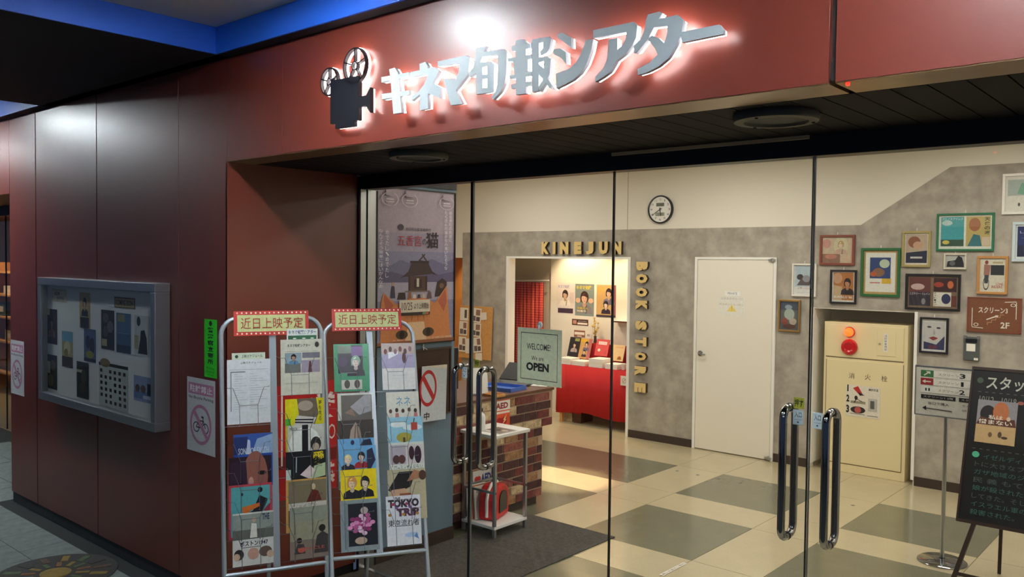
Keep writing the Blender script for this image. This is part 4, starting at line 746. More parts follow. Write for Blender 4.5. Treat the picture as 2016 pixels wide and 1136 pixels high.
entry('white entrance plate on the glass under the right-hand yellow push sticker', -1.429, -1.384, 1.326, 1.389)
entry('white entrance plate on the glass beside the rightmost pull handle', -1.345, -1.304, 1.321, 1.388)
def push(label, x0, x1, z0, z1):
    sheet('push_sticker', label, 'sticker', x1 - x0, z1 - z0, (176, 176, 60), [('t', '押す', .08, .15, .92, .85, (30, 30, 22), .02)], (x0, 3.4665, z0), group='yellow push stickers on the glass doors')
push('yellow push sticker above the white entrance plate of the right-hand doors', -1.427, -1.382, 1.395, 1.441)
push('yellow push sticker behind the pull handle of the left-hand doors', -3.284, -3.246, 1.400, 1.443)

# ------------------------------------------------------------------ staff door, clock, lettering
dr = struct(link(bpy.data.objects.new('door_5', None))); dr.location = (-4.488, B - .004, 0)
MB().box(0, .03, -.02, 0, 0, 2.07).box(.885, .915, -.02, 0, 0, 2.07).box(.03, .885, -.02, 0, 2.045, 2.07).build('door_frame', 'white', dr, bevel=.002)
lf = box('door_leaf', 'door_white', .034, .881, -.014, 0, .012, 2.041, dr)
MB().lathe([(.028, .0), (.028, .006), (.012, .01), (.012, .035)], 20, (.082, -.014, 1.036), 'y').tube([(.082, -.052, 1.036), (.15, -.056, 1.030), (.155, -.05, 1.028)], .009, 10).build('lever_handle', 'chrome', lf, smooth=True)
for z in (.018, 2.03): MB().box(.835, .905, -.035, -.014, z, z + .022).lathe([(.013, z - .006), (.013, z + .03)], 12, (.875, -.03, 0)).build('pivot_hinge', 'steel', dr)
sheet('door_plate', 'small white lettered plate on the staff door', 'sign', .172, .046, (244, 246, 246), [('t', 'PRIVATE', .2, .25, .8, .75, (90, 96, 100))], (-4.132, B - .0185, 1.668))
sheet('door_notice', 'white notice with a yellow warning triangle on the staff door', 'sign', .308, .212, (236, 236, 228), [('t', '従業員専用出入口', .1, .8, .9, .92, (190, 190, 186)), ('t', '関係者以外立入禁止', .06, .52, .94, .62, (196, 190, 170)), ('p', [(.34, .22), (.68, .22), (.51, .56)], (240, 220, 120)), ('t', '!', .49, .26, .53, .48, (150, 120, 40))], (-4.208, B - .0185, 1.455))
ck = thing('wall_clock', 'round black-rimmed wall clock with digital panels above the concrete-look paint', 'clock', (-4.928, B, 2.594))
MB().lathe([(.155, 0), (.158, .02), (.155, .034), (.142, .036), (.140, .026), (.14, .02)], 48, (0, 0, 0), 'y').build('rim', 'black_plastic', ck, smooth=True)
fc = MB().lathe([(.141, .018), (.141, .024)], 48, (0, 0, 0), 'y').build('face', 'white', ck)
pr = PR(.28, .28, (238, 238, 232), .0005)
pr.v = []; pr.f = []; pr.c = []
for i in range(12):
    a = PI / 2 - i * PI / 6
    pr.text(str(12 if i == 0 else i), .5 + .4 * math.cos(a) - .045, .5 + .4 * math.sin(a) - .04, .5 + .4 * math.cos(a) + .045, .5 + .4 * math.sin(a) + .04, (70, 72, 74))
pr.rect(.32, .62, .68, .76, (110, 116, 104)); pr.text('12 10:41', .35, .645, .65, .735, (34, 36, 32)); pr.rect(.28, .24, .7, .38, (160, 166, 150)); pr.text('22:30', .34, .26, .64, .36, (40, 42, 38))
pr.build('dial_print', ck, (-.14, -.0245, -.14))
def hand(a, l, w_):
    d = (math.cos(a), math.sin(a)); q = (-d[1] * w_, d[0] * w_)
    return MB().prism([(-d[0] * .02 + q[0], -d[1] * .02 + q[1]), (-d[0] * .02 - q[0], -d[1] * .02 - q[1]), (d[0] * l - q[0] * .4, d[1] * l - q[1] * .4), (d[0] * l + q[0] * .4, d[1] * l + q[1] * .4)], -.032, -.030)
hand(math.radians(-83), .075, .006).build('hour_hand', 'black_plastic', ck); hand(math.radians(212), .115, .0045).build('minute_hand', 'black_plastic', ck)
def letters(t, label, boxes, rot):
    s_ = thing('letter_sign', label, 'sign', (boxes[0][0], B - .004, boxes[0][2]))
    ox, oz = boxes[0][0], boxes[0][2]
    for ch, (x0, x1, z0, z1) in zip(t, boxes):
        v, f = glyphs(ch, .085); m_ = MB(); n = len(v)
        def pos(p): return (x0 + (p[1] if rot else p[0]) * (x1 - x0), z0 + ((1 - p[0]) if rot else p[1]) * (z1 - z0))
        co = [pos(p) for p in v]
        for y in (-.042, 0): m_.v += [(a - ox, y, b - oz) for a, b in co]
        edges = {}
        for q in f:
            m_.m = 0; m_.face(q)
            for i in range(len(q)):
                e = (q[i], q[(i + 1) % len(q)])
                edges[e] = 1
        m_.m = 1
        for (a, b) in edges:
            if (b, a) not in edges: m_.face((a, a + n, b + n, b))
        m_.build('letter', ['gold', 'gold_side'], s_)
KB = [(-6.596, -6.47), (-6.421, -6.366), (-6.311, -6.168), (-6.094, -5.974), (-5.922, -5.80), (-5.734, -5.597), (-5.540, -5.408)]
letters('KINEJUN', 'row of gold block letters above the opening of the book corner', [(a, b - .012, 2.095, 2.243) for a, b in KB], False)
SBx = [(1.912, 2.012), (1.77, 1.876), (1.617, 1.72), (1.47, 1.575), (1.242, 1.346), (1.06, 1.163), (.897, .99), (.722, .83), (.535, .642)]
letters('BOOKSTORE', 'gold BOOK STORE block letters turned sideways, running down the wall beside the opening', [(-5.215, -5.065, a, b) for a, b in SBx], True)

# ------------------------------------------------------------------ framed pictures on the concrete-look wall
def framed(label, x0, x1, z0, z1, fw_, fm, base, shapes, depth=.022, hang=True, margin=0.0):
    t = thing('picture_frame', label, 'picture', (x0, B - .0045, z0), group='framed pictures on the lobby wall')
    W2, H2 = x1 - x0, z1 - z0
    MB().box(0, W2, -depth, 0, 0, fw_).box(0, W2, -depth, 0, H2 - fw_, H2).box(0, fw_, -depth, 0, fw_, H2 - fw_).box(W2 - fw_, W2, -depth, 0, fw_, H2 - fw_).build('moulding', fm, t, bevel=.002)
    PR(W2 - 2 * fw_, H2 - 2 * fw_, base, .004).draw(shapes).build('print', t, (fw_, -.004, fw_))
    box('pane', 'glass', fw_, W2 - fw_, -.0155, -.014, fw_, H2 - fw_, t)
    if hang:
        MB().tube([(W2 / 2, -.004, H2), (W2 / 2, -.006, H2 + .022), (W2 / 2 + .004, -.012, H2 + .024)], .003, 6).build('hanger', 'white_plastic', t)
for n, c in (('frame_redbrown', (132, 70, 52)), ('frame_green', (44, 104, 58)), ('frame_olive', (164, 152, 96)), ('frame_bgreen', (40, 112, 76)), ('frame_wood', (190, 138, 78)), ('frame_black', (32, 28, 30)), ('frame_white', (232, 230, 224)), ('frame_ltblue', (196, 212, 220)), ('frame_pale', (206, 202, 184))): mat(n, c, .4)
mat('frame_gold', (176, 142, 84), .3, metal=.7)
framed('small gold framed dark fantasy picture right of the staff door', -3.545, -3.32, 1.330, 1.650, .018, 'frame_gold', (96, 100, 106), [('r', 0, .7, 1, 1, (60, 74, 96)), ('e', .5, .55, .28, .2, (176, 190, 184)), ('e', .25, .3, .18, .12, (150, 70, 60)), ('e', .7, .3, .2, .12, (190, 176, 160)), ('e', .5, .12, .35, .08, (104, 66, 60)), ('e', .45, .8, .2, .08, (150, 170, 186))], hang=False)
framed('white framed picture of a crouching dark figure on pale blue', -3.41, -3.168, 1.686, 2.010, .016, 'frame_white', (232, 234, 234), [('r', .06, .28, .94, .97, (186, 206, 222)), ('e', .3, .6, .16, .1, (52, 44, 48)), ('p', [(.15, .32), (.75, .32), (.85, .5), (.6, .6), (.35, .55)], (96, 84, 88)), ('e', .6, .55, .18, .12, (150, 150, 162)), ('t', 'シザーハンズ', .2, .19, .84, .27, (150, 50, 46), .01), ('r', .2, .08, .8, .09, (170, 180, 190))])
framed('red-brown framed pale picture of a woman in a medallion', -3.139, -2.807, 1.998, 2.289, .022, 'frame_redbrown', (206, 186, 160), [('e', .62, .66, .24, .36, (214, 206, 170)), ('r', 0, 0, .6, .35, (150, 110, 90)), ('e', .15, .75, .14, .18, (206, 150, 140))] + bust(.62, .7, .12, (236, 206, 186), (190, 160, 110), (206, 170, 150), 1.15) + [('e', .3, .25, .2, .1, (196, 130, 110)), ('e', .8, .14, .18, .12, (214, 186, 160))])
framed('black framed amber picture of two faces with white lettering', -3.032, -2.782, 1.631, 1.955, .018, 'frame_black', (226, 222, 216), [('r', .06, .06, .94, .97, (186, 120, 60)), ('e', .25, .78, .2, .18, (206, 160, 126)), ('p', [(.06, .06), (.45, .06), (.45, .5), (.06, .55)], (206, 176, 140))] + bust(.68, .62, .18, (206, 150, 116), (44, 32, 30), (40, 32, 34), .82) + [('t', "BUFFALO '66", .1, .12, .9, .2, (236, 234, 228), .03)])
framed('large green framed white picture with a small blue print', -2.746, -2.395, 1.710, 2.163, .024, 'frame_green', (198, 164, 104), [('r', .06, .05, .94, .95, (236, 236, 230)), ('r', .19, .36, .8, .84, (52, 74, 130)), ('e', .62, .7, .15, .1, (196, 214, 190)), ('e', .45, .5, .18, .1, (150, 110, 80)), ('e', .3, .46, .1, .06, (190, 100, 60)), ('r', .55, .24, .82, .36, (226, 186, 60)), ('r', .2, .25, .5, .27, (200, 90, 80))])
framed('olive framed sepia picture above a dark sea', -2.382, -2.14, 1.990, 2.316, .02, 'frame_olive', (226, 218, 204), [('r', .06, .06, .94, .96, (196, 176, 156)), ('e', .4, .72, .26, .18, (150, 96, 66)), ('e', .55, .62, .2, .12, (206, 166, 136)), ('p', [(.06, .06), (.94, .06), (.94, .45), (.06, .38)], (44, 48, 66)), ('r', .25, .2, .75, .26, (206, 206, 206))])
framed('wide green framed picture pairing a turquoise landscape and a yellow portrait', -2.096, -1.64, 2.135, 2.465, .018, 'frame_bgreen', (234, 234, 226), [('r', .04, .08, .48, .96, (70, 166, 176)), ('r', .04, .08, .48, .28, (60, 90, 70)), ('e', .14, .2, .07, .06, (206, 190, 90)), ('e', .16, .78, .1, .08, (190, 220, 220)), ('t', 'ブエノスアイレス', .06, .86, .46, .94, (226, 240, 236), .01), ('r', .52, .08, .97, .96, (196, 176, 110)), ('p', [(.55, .08), (.82, .08), (.78, .4), (.66, .44)], (60, 120, 130)), ('e', .68, .72, .11, .2, (170, 110, 76)), ('r', .82, .1, .96, .35, (214, 196, 170)), ('v', '天使の涙', .86, .42, .96, .94, (40, 66, 60), .02)])
framed('small pale framed black and white picture under the wide green frame', -2.03, -1.848, 1.974, 2.114, .014, 'frame_pale', (196, 198, 194), [('p', [(.05, .05), (.95, .05), (.95, .3), (.85, .8), (.65, .95), (.5, .6), (.1, .5)], (40, 40, 42)), ('e', .35, .35, .15, .2, (104, 104, 104))])
framed('light wood framed picture of a cyclist beside a dark square', -1.762, -1.528, 1.765, 2.092, .02, 'frame_wood', (226, 222, 206), [('r', .42, .5, .95, .8, (50, 54, 54)), ('e', .26, .88, .07, .06, (150, 70, 60)), ('p', [(.15, .5), (.38, .5), (.42, .8), (.16, .82)], (170, 120, 106)), ('o', .25, .25, .12, .2, .2, (60, 60, 64)), ('p', [(.18, .25), (.32, .25), (.36, .5), (.18, .5)], (70, 74, 84)), ('r', .5, .85, .9, .9, (190, 176, 130)), ('t', 'LONE', .65, .2, .92, .27, (186, 70, 66), .01), ('t', 'RIDERS', .48, .11, .9, .19, (186, 70, 66), .01)])
framed('wide black framed picture of four dark prints', -2.345, -1.889, 1.605, 1.930, .02, 'frame_black', (132, 110, 84), [('r', .03, .06, .46, .95, (56, 48, 60)), ('r', .03, .5, .46, .95, (110, 60, 56)), ('e', .2, .66, .14, .1, (206, 180, 176)), ('t', 'ミステリー・トレイン', .04, .4, .45, .48, (230, 226, 226), .01), ('e', .32, .2, .04, .1, (150, 146, 150)), ('r', .52, .52, .97, .95, (66, 36, 34)), ('e', .62, .74, .1, .08, (170, 70, 50)), ('e', .85, .74, .06, .12, (206, 110, 60)), ('r', .52, .06, .87, .5, (226, 222, 212)), ('v', 'ナイト・オン', .53, .08, .58, .5, (50, 40, 46), .02), ('e', .77, .3, .09, .16, (52, 56, 96)), ('r', .87, .06, .97, .4, (110, 60, 50))])
framed('white framed picture at the upper right edge of the lobby wall', -1.588, -1.25, 2.445, 2.788, .022, 'frame_white', (228, 226, 218), [('r', .06, .45, .95, .9, (176, 190, 186)), ('p', [(.3, .5), (.6, .45), (.95, .6), (.9, .88), (.4, .8)], (120, 176, 150)), ('e', .35, .2, .03, .05, (60, 56, 54))])
framed('pale blue framed night-blue picture at the right edge of the lobby wall', -1.503, -1.25, 2.046, 2.380, .024, 'frame_ltblue', (226, 230, 232), [('r', .06, .06, .95, .95, (44, 54, 110)), ('r', .06, .06, .95, .4, (36, 40, 70)), ('e', .5, .3, .25, .2, (50, 56, 84)), ('t', 'L.A.', .15, .75, .5, .82, (200, 206, 226)), ('r', .2, .6, .8, .62, (90, 104, 160))])
framed('black framed pale close-up of a face with closed red lips', -2.214, -1.976, 1.219, 1.541, .018, 'frame_black', (232, 234, 232), [('r', .08, .06, .93, .92, (206, 206, 206)), ('p', [(.08, .06), (.93, .06), (.93, .5), (.6, .22), (.08, .3)], (60, 62, 104)), ('e', .3, .76, .09, .03, (70, 70, 76)), ('e', .68, .74, .09, .03, (70, 70, 76)), ('p', [(.5, .72), (.56, .52), (.46, .52)], (170, 172, 176)), ('p', [(.28, .42), (.48, .47), (.68, .42), (.48, .34)], (150, 60, 60)), ('e', .45, .14, .2, .06, (110, 60, 80))])
WT = (226, 220, 206)
bs = thing('direction_board', 'brown board chalk-lettered with screen 3 and 2F on the lobby wall', 'sign', (-1.824, B - .0045, 1.442))
PR(.398, .286, (122, 76, 48), .012).draw([('t', 'スクリーン3', .2, .56, .76, .74, WT, .02), ('t', '2F', .63, .12, .8, .3, WT, .02), ('l', (.36, .36), (.56, .48), .009, WT), ('p', [(.52, .50), (.59, .50), (.57, .42)], WT)] + [q for i in range(4) for q in (('l', (.38 + .08 * i, .2 + .08 * i), (.38 + .08 * i, .28 + .08 * i), .005, (190, 140, 106)), ('l', (.38 + .08 * i, .28 + .08 * i), (.46 + .08 * i, .28 + .08 * i), .005, (190, 140, 106)))] + [('l', (.08, .14), (.08, .7), .006, WT), ('l', (.08, .12), (.3, .1), .006, WT), ('e', .16, .2, .05, .05, WT), ('e', .16, .2, .035, .035, (122, 76, 48)), ('l', (.92, .4), (.92, .9), .006, WT), ('l', (.7, .9), (.92, .92), .006, WT), ('e', .86, .82, .05, .05, WT), ('e', .86, .82, .035, .035, (122, 76, 48))]).build('board_face', bs)
MB().box(-.006, .404, -.016, 0, -.008, 0).box(-.006, .404, -.016, 0, .286, .294).box(-.008, 0, -.016, 0, -.008, .294).box(.398, .406, -.016, 0, -.008, .294).build('board_edge', 'frame_redbrown', bs)
kd = thing('card_holder', 'grey wall card holder with a cream square beneath the brown board', 'wall device', (-1.853, B - .0045, 1.183))
box('body', 'grey_plastic', 0, .125, -.02, 0, 0, .205, kd, bevel=.004)
box('slot', 'black_plastic', .018, .107, -.023, -.019, .155, .188, kd); box('label_square', 'paper_white', .025, .095, -.0215, -.019, .08, .145, kd); box('small_tag', 'white', .085, .118, -.0215, -.019, .004, .024, kd)
MB().box(0, .022, -.022, 0, .19, .214).box(.103, .125, -.022, 0, .19, .214).build('clip', 'aluminium', kd)

# ------------------------------------------------------------------ fire hydrant cabinet
hy = thing('hydrant_cabinet', 'cream fire hydrant cabinet standing in the wall niche', 'cabinet', (-3.10, 8.24, 0))
MB().box(0, .77, 0, .38, 0, 1.45).build('body', 'hydrant_cream', hy, bevel=.004)
up = box('upper_panel', 'hydrant_cream', .022, .735, -.006, 0, 1.115, 1.425, hy, bevel=.002)
ld = box('hydrant_door', 'hydrant_cream', .03, .735, -.006, 0, .09, 1.085, hy, bevel=.002)
MB().box(.02, .738, -.0015, 0, 1.105, 1.113).box(.022, .738, -.0015, 0, .082, .09).box(.737, .741, -.0015, 0, .09, 1.085).box(.023, .029, -.0015, 0, .09, 1.085).build('shadow_gap', 'grout', hy)
MB().lathe([(.05, 0), (.05, .012), (.044, .018)], 24, (.245, -.006, 1.36), 'y').build('lamp_base', 'red_gloss', up, smooth=True)
MB().lathe([(.043, .018), (.042, .035), (.034, .055), (.018, .068), (.002, .072)], 24, (.245, -.006, 1.36), 'y').build('lamp_dome', 'lamp_red', up, smooth=True)
MB().lathe([(.078, 0), (.078, .012), (.07, .024), (.045, .03), (.03, .02), (.022, .02), (.02, .026), (.002, .026)], 32, (.245, -.006, 1.215), 'y').build('alarm_bell', 'red_gloss', up, smooth=True)
sp_ = box('hatch', 'hydrant_cream', .50, .665, -.010, -.006, 1.155, 1.39, up, bevel=.001)
MB().lathe([(.008, 0), (.006, .012), (.002, .013)], 10, (.525, -.010, 1.27), 'y').build('knob', 'steel', sp_)
sheet('hatch_label', None, None, .036, .17, (236, 236, 230), [('v', '消防隊専用栓', .2, .05, .8, .95, (90, 88, 84))], (.56, -.0105, 1.195), parent=sp_)
for ch, x in (('消', .245), ('火', .395), ('栓', .545)):
    v, f = glyphs(ch, .0); m_ = MB(); m_.v = [(x + p[0] * .055, -.0075, .915 + p[1] * .055) for p in v]; m_.f = list(f); m_.mi = [0] * len(f); m_.build('character', 'grout', ld)
st = [('t', '1', .02, .78, .08, 1.0, BK, .05), ('t', '2', .01, .45, .1, .68, BK, .05), ('t', '3', .01, .10, .1, .35, BK, .05), ('p', [(.2, .9), (.35, .98), (.5, .72), (.42, .68)], (190, 50, 44)), ('p', [(.35, .8), (.55, .7), (.4, .68)], (40, 36, 36)), ('r', .14, .42, .58, .5, (150, 146, 120)), ('e', .3, .6, .05, .07, (40, 40, 40)), ('l', (.3, .56), (.25, .44), .008, BK), ('l', (.3, .58), (.5, .48), .006, BK), ('e', .36, .22, .22, .11, (44, 34, 36)), ('e', .36, .22, .1, .1, (190, 90, 80)), ('t', '操作方法', .66, .86, .94, .94, (60, 60, 60), .01), ('r', .66, .22, .92, .62, (190, 188, 180)), ('r', .72, .3, .84, .55, (90, 94, 90)), ('r', .64, .06, .95, .08, (130, 130, 126)), ('r', .14, .08, .56, .1, (130, 130, 126))]
sheet('instruction_sticker', 'numbered instruction sticker', None, .315, .30, (228, 222, 206), st, (.225, -.0065, .555), parent=ld)

# ------------------------------------------------------------------ sign stand and chalkboard on the right
ss = thing('sign_stand', 'white directory sign on a slim chrome pole with a round base', 'sign stand', (-1.50, 6.20, 0))
MB().lathe([(.155, 0), (.155, .008), (.14, .018), (.02, .028), (.02, .032)], 36).build('base_plate', 'chrome', ss, smooth=True)
MB().tube([(0, 0, .03), (0, 0, .99)], .013, 12).build('pole', 'steel', ss, smooth=True)
rows = []
for i, (ac, ar, tx, ex) in enumerate((((60, 120, 74), 'ur', '3', '図書館'), ((160, 44, 52), 'l', '1', ''), ((226, 228, 226), 'n', '2', '売店'))):
    y0 = .79 - i * .165
    rows += [('r', .06, y0, .97, y0 + .14, (236, 236, 230)), ('r', .06, y0, .97, y0 + .006, (170, 172, 172)), ('r', .06, y0, .22, y0 + .14, ac), ('t', 'スクリーン', .28, y0 + .045, .53, y0 + .095, (90, 90, 90)), ('t', tx, .54, y0 + .025, .61, y0 + .12, BK, .02)]
    if ex: rows.append(('t', ex, .68, y0 + .035, .92, y0 + .11, BK, .02))
    if ar == 'ur': rows += [('l', (.1, y0 + .03), (.17, y0 + .11), .008, WT), ('p', [(.12, y0 + .12), (.18, y0 + .12), (.18, y0 + .06)], WT)]
    if ar == 'l': rows += [('l', (.1, y0 + .07), (.19, y0 + .07), .008, WT), ('p', [(.08, y0 + .07), (.12, y0 + .11), (.12, y0 + .03)], WT)]
    if ar != 'ur': rows += [('r', (.67 if ar == 'l' else .12), y0 + .04, (.69 if ar == 'l' else .14), y0 + .1, BK), ('r', (.71 if ar == 'l' else .16), y0 + .04, (.73 if ar == 'l' else .18), y0 + .1, BK)]
rows += [('r', .07, .34, .5, .42, BK), ('r', .54, .34, .97, .42, BK), ('t', 'スクリーン1 2階', .1, .36, .47, .4, WT), ('t', 'スクリーン3 入口', .57, .36, .94, .4, WT), ('t', '窓口で購入', .16, .22, .42, .28, (60, 60, 60)), ('l', (.12, .14), (.46, .12), .005, BK), ('p', [(.09, .14), (.14, .19), (.14, .09)], BK), ('t', 'モバイル購入', .58, .24, .9, .29, (60, 60, 60)), ('t', 'QRコードで入場', .58, .14, .9, .19, (60, 60, 60))]
PR(.50, .325, (214, 214, 206), .012).draw(rows).build('sign_panel', ss, (-.19, -.004, .99))
MB().box(-.196, .316, -.02, .008, .982, .99).box(-.196, .316, -.02, .008, 1.315, 1.323).box(-.196, -.190, -.02, .008, .99, 1.315).box(.31, .316, -.02, .008, .99, 1.315).build('panel_frame', 'aluminium', ss)
ez = thing('chalkboard_easel', 'black chalkboard on wooden easel legs covered in Japanese handwriting', 'chalkboard', (-1.315, 5.75, .44), 0, rx=-.323)
CH = (196, 202, 196); CG = (66, 112, 102)
cb = [('t', 'スタッフコラム', .13, .875, .98, .965, CH, .015), ('e', .07, .93, .03, .02, (76, 96, 80)), ('t', '10/12 - 10/18', .08, .78, .42, .825, (150, 154, 148)), ('e', .46, .8, .03, .012, (170, 100, 90)), ('t', '「私は', .6, .78, .9, .83, (110, 112, 108)), ('t', '憎まない」', .62, .70, .97, .76, (110, 112, 108))]
for i in range(14): cb += [('r', .06 + i * .066, .851, .09 + i * .066, .854, (120, 124, 120)), ('r', .06 + i * .066, .468, .09 + i * .066, .471, (120, 124, 120))]
for i, t_ in enumerate(('イゼルディン・アブエラ', 'トに大きなブラック心境', 'ガザ地域のジャバリア難', '民 義 もて2009年の', '娘が殺された。しかし今', 'してきた。そして2023年10', 'イスラエル軍の攻撃により', '殺害された。')):
    cb.append(('t', t_, .1 if i else .17, .405 - i * .052, (.95 if i < 7 else .5), .44 - i * .052, CG if i % 2 == 0 or i == 7 else (84, 98, 96)))
for i in range(6): cb.append(('t', ['まんじ', 'する', 'がザの', '人々を', 'ドキュ', 'メンタ'][i], .6, .66 - i * .034, .95, .685 - i * .034, (96, 84, 84)))
cb.append(('e', .1, .43, .035, .02, (90, 196, 160)))
PR(.60, .944, (14, 16, 18), .008).draw(cb).build('board_surface', ez, (.012, -.004, .0))
sheet('film_print', 'colour film print', None, .22, .27, (206, 176, 130), [('r', 0, .42, 1, 1, (150, 150, 160)), ('e', .28, .68, .2, .2, (34, 30, 32)), ('e', .6, .74, .2, .24, (196, 120, 76)), ('p', [(.0, .42), (1, .42), (.95, .6), (.5, .55), (.1, .6)], (96, 54, 40)), ('t', '私は', .3, .56, .66, .66, (240, 234, 220), .02), ('t', '憎まない', .06, .44, .9, .55, (240, 234, 220), .02), ('e', .8, .6, .05, .05, (226, 206, 180)), ('e', .38, .2, .05, .06, (120, 96, 66)), ('e', .62, .22, .05, .07, (96, 74, 52)), ('e', .74, .16, .08, .03, (80, 62, 46))], (.055, -.0145, .485), parent=ez)
MB().box(0, .624, -.016, .012, -.02, .0).box(0, .624, -.016, .012, .944, .964).box(0, .012, -.016, .012, 0, .944).box(.612, .624, -.016, .012, 0, .944).build('board_frame', 'dark_wood', ez)
for x, dx in ((.10, -.10), (.524, .10)): MB().tube([(x, .0, -.01), (x + dx, -.012, -.452)], .017, 4).build('front_leg', 'dark_wood', ez)
MB().tube([(.02, -.006, -.33), (.604, -.006, -.33)], .015, 4).build('crossbar', 'dark_wood', ez)
MB().tube([(.2, .03, .8), (.16, .55, -.27)], .014, 4).build('rear_leg', 'dark_wood', ez); MB().tube([(.42, .03, .8), (.46, .55, -.27)], .014, 4).build('rear_leg', 'dark_wood', ez)

# ------------------------------------------------------------------ brick-faced counter
ct = thing('reception_counter', 'reception counter faced with weathered brick under a dark wooden top', 'counter', (-4.36, 4.29, 0))
MB().box(-.75, 0, 0, 1.135, .07, .93).box(-.75, 0, 1.135, 1.262, .645, .93).build('body', 'mortar', ct)
box('plinth', 'base_dark', -.72, -.03, .0, 1.10, 0.0, .07, ct)
MB().box(-.80, .012, 0, 1.272, .93, .952).build('counter_top', 'wood_top', ct, bevel=.003)
bm = {}
BN = ['brick_maroon', 'brick_dark', 'brick_tan', 'brick_cream', 'brick_rose', 'brick_maroon', 'brick_rose', 'brick_dark', 'brick_maroon', 'brick_dark']
def brick(y0, y1, z0, z1, r):
    k = round(y1 - y0, 2)
    if k not in bm:
        bm[k] = MB().box(0, .006, 0, k - .008, 0, .062).build('brick', 'brick_maroon', ct, bevel=.002); o = bm[k]
        o.data.materials.clear(); o.data.materials.append(None)
    else:
        o = link(bpy.data.objects.new('brick', bm[k].data), ct)
        b_ = o.modifiers.new('edge', 'BEVEL'); b_.width = .002; b_.segments = 1
    o.location = (0.0, y0, z0); o.material_slots[0].link = 'OBJECT'; o.material_slots[0].material = M[random.choice(BN)]
for r in range(12):
    z0 = .072 + r * .0712
    end = 1.26 if z0 > .62 else 1.13
    y = .002
    while y < end - .03:
        l = (.1 if r % 2 else .2) if y < .01 else random.choice((.2, .2, .16, .24)); y1 = min(y + l, end)
        if y1 - y < .05: break
        brick(y, y1, z0, z0 + .065, r); y = y1
sheet('defibrillator_sign', 'white and orange AED sign with a red heart on the brick counter', 'sign', .19, .215, (226, 84, 52), [('r', 0, .62, 1, .97, (236, 232, 228)), ('t', 'AED', .12, .68, .88, .9, (150, 24, 36), .04), ('r', .02, .5, .98, .58, (240, 226, 216)), ('e', .36, .22, .2, .14, (176, 24, 36)), ('e', .62, .22, .2, .14, (176, 24, 36)), ('p', [(.2, .18), (.78, .18), (.5, 0.0)], (176, 24, 36)), ('p', [(.5, .08), (.66, .26), (.58, .27), (.8, .46), (.7, .28), (.78, .27)], (246, 230, 150))], (-4.352, 4.812, .705), (0, 0, PI / 2))
sheet('defibrillator_card', 'white card lettered AED with a red heart behind the trolley frame', 'sign', .21, .15, (222, 222, 218), [('e', .19, .58, .1, .14, (206, 50, 44)), ('e', .32, .58, .1, .14, (206, 50, 44)), ('p', [(.09, .54), (.42, .54), (.26, .26)], (206, 50, 44)), ('t', 'AED', .42, .32, .96, .78, (34, 58, 120), .05)], (-4.352, 4.585, .262), (0, 0, PI / 2))
def onc(name, label, cat, x, y, z=.9525, rz=0): return thing(name, label, cat, (x, y, z), rz)
t = onc('document_tray', 'blue plastic document tray on the counter', 'tray', -4.74, 5.02, rz=.15)
MB().box(0, .34, 0, .24, 0, .006).box(0, .34, 0, .006, .006, .03).box(0, .34, .234, .24, .006, .03).box(0, .006, .006, .234, .006, .03).box(.334, .34, .006, .234, .006, .03).build('tray_shell', 'blue_plastic', t)
t = onc('laptop', 'black open laptop on the counter behind the welcome board', 'laptop', -4.86, 5.28, rz=.25)
box('keyboard_base', 'black_plastic', 0, .36, 0, .24, 0, .016, t, bevel=.003)
MB().box(0, .36, -.006, .006, 0, .23).build('screen', 'black_plastic', t, loc=(0, .235, .016), rot=(-1.0, 0, 0))
sheet('counter_card', 'small white card lying near the counter corner', 'card', .16, .08, (236, 236, 230), [('t', 'AED', .3, .3, .6, .7, BK)], (-4.55, 5.47, .9535), (-PI / 2 + .05, 0, .3))
t = onc('display_monitor', 'black register monitor standing at the left end of the counter', 'monitor', -4.62, 4.42, rz=PI / 2 - .2)
MB().box(-.22, .22, -.02, .02, .06, .38).build('screen_body', 'black_plastic', t, bevel=.006)
MB().box(-.03, .03, -.01, .03, .01, .08).build('neck', 'black_plastic', t); MB().lathe([(.09, 0), (.09, .01), (.03, .014)], 20).build('foot', 'black_plastic', t)
t = onc('tablet_stand', 'white tablet on a stand with a black cable on the counter', 'tablet', -4.50, 4.80, rz=PI / 2 - .6)
MB().box(-.075, .075, -.006, .006, .0, .20).build('tablet', 'white_plastic', t, loc=(0, 0, .012), rot=(-.25, 0, 0)); MB().box(-.06, .06, -.02, .07, 0, .01).build('stand_foot', 'aluminium', t)
MB().tube([(.07, 0, .06), (.11, -.02, .05), (.12, -.05, .02), (.06, -.09, .004)], .003, 6).build('cable', 'black_plastic', t)
t = onc('wooden_tray', 'small light wooden tray at the counter edge', 'tray', -4.46, 4.80)
MB().box(0, .14, 0, .11, 0, .006).box(0, .14, 0, .008, .006, .018).box(0, .14, .102, .11, .006, .018).box(0, .008, .008, .102, .006, .018).box(.132, .14, .008, .102, .006, .018).build('tray_shell', 'wood_light', t)
t = onc('desk_printer', 'grey ticket printer behind the register monitor', 'printer', -4.95, 4.50)
MB().box(-.1, .1, -.1, .1, 0, .22).build('printer_body', 'grey_plastic', t, bevel=.01); MB().box(-.06, .06, -.105, -.1, .12, .18).build('paper_slot', 'white_plastic', t)

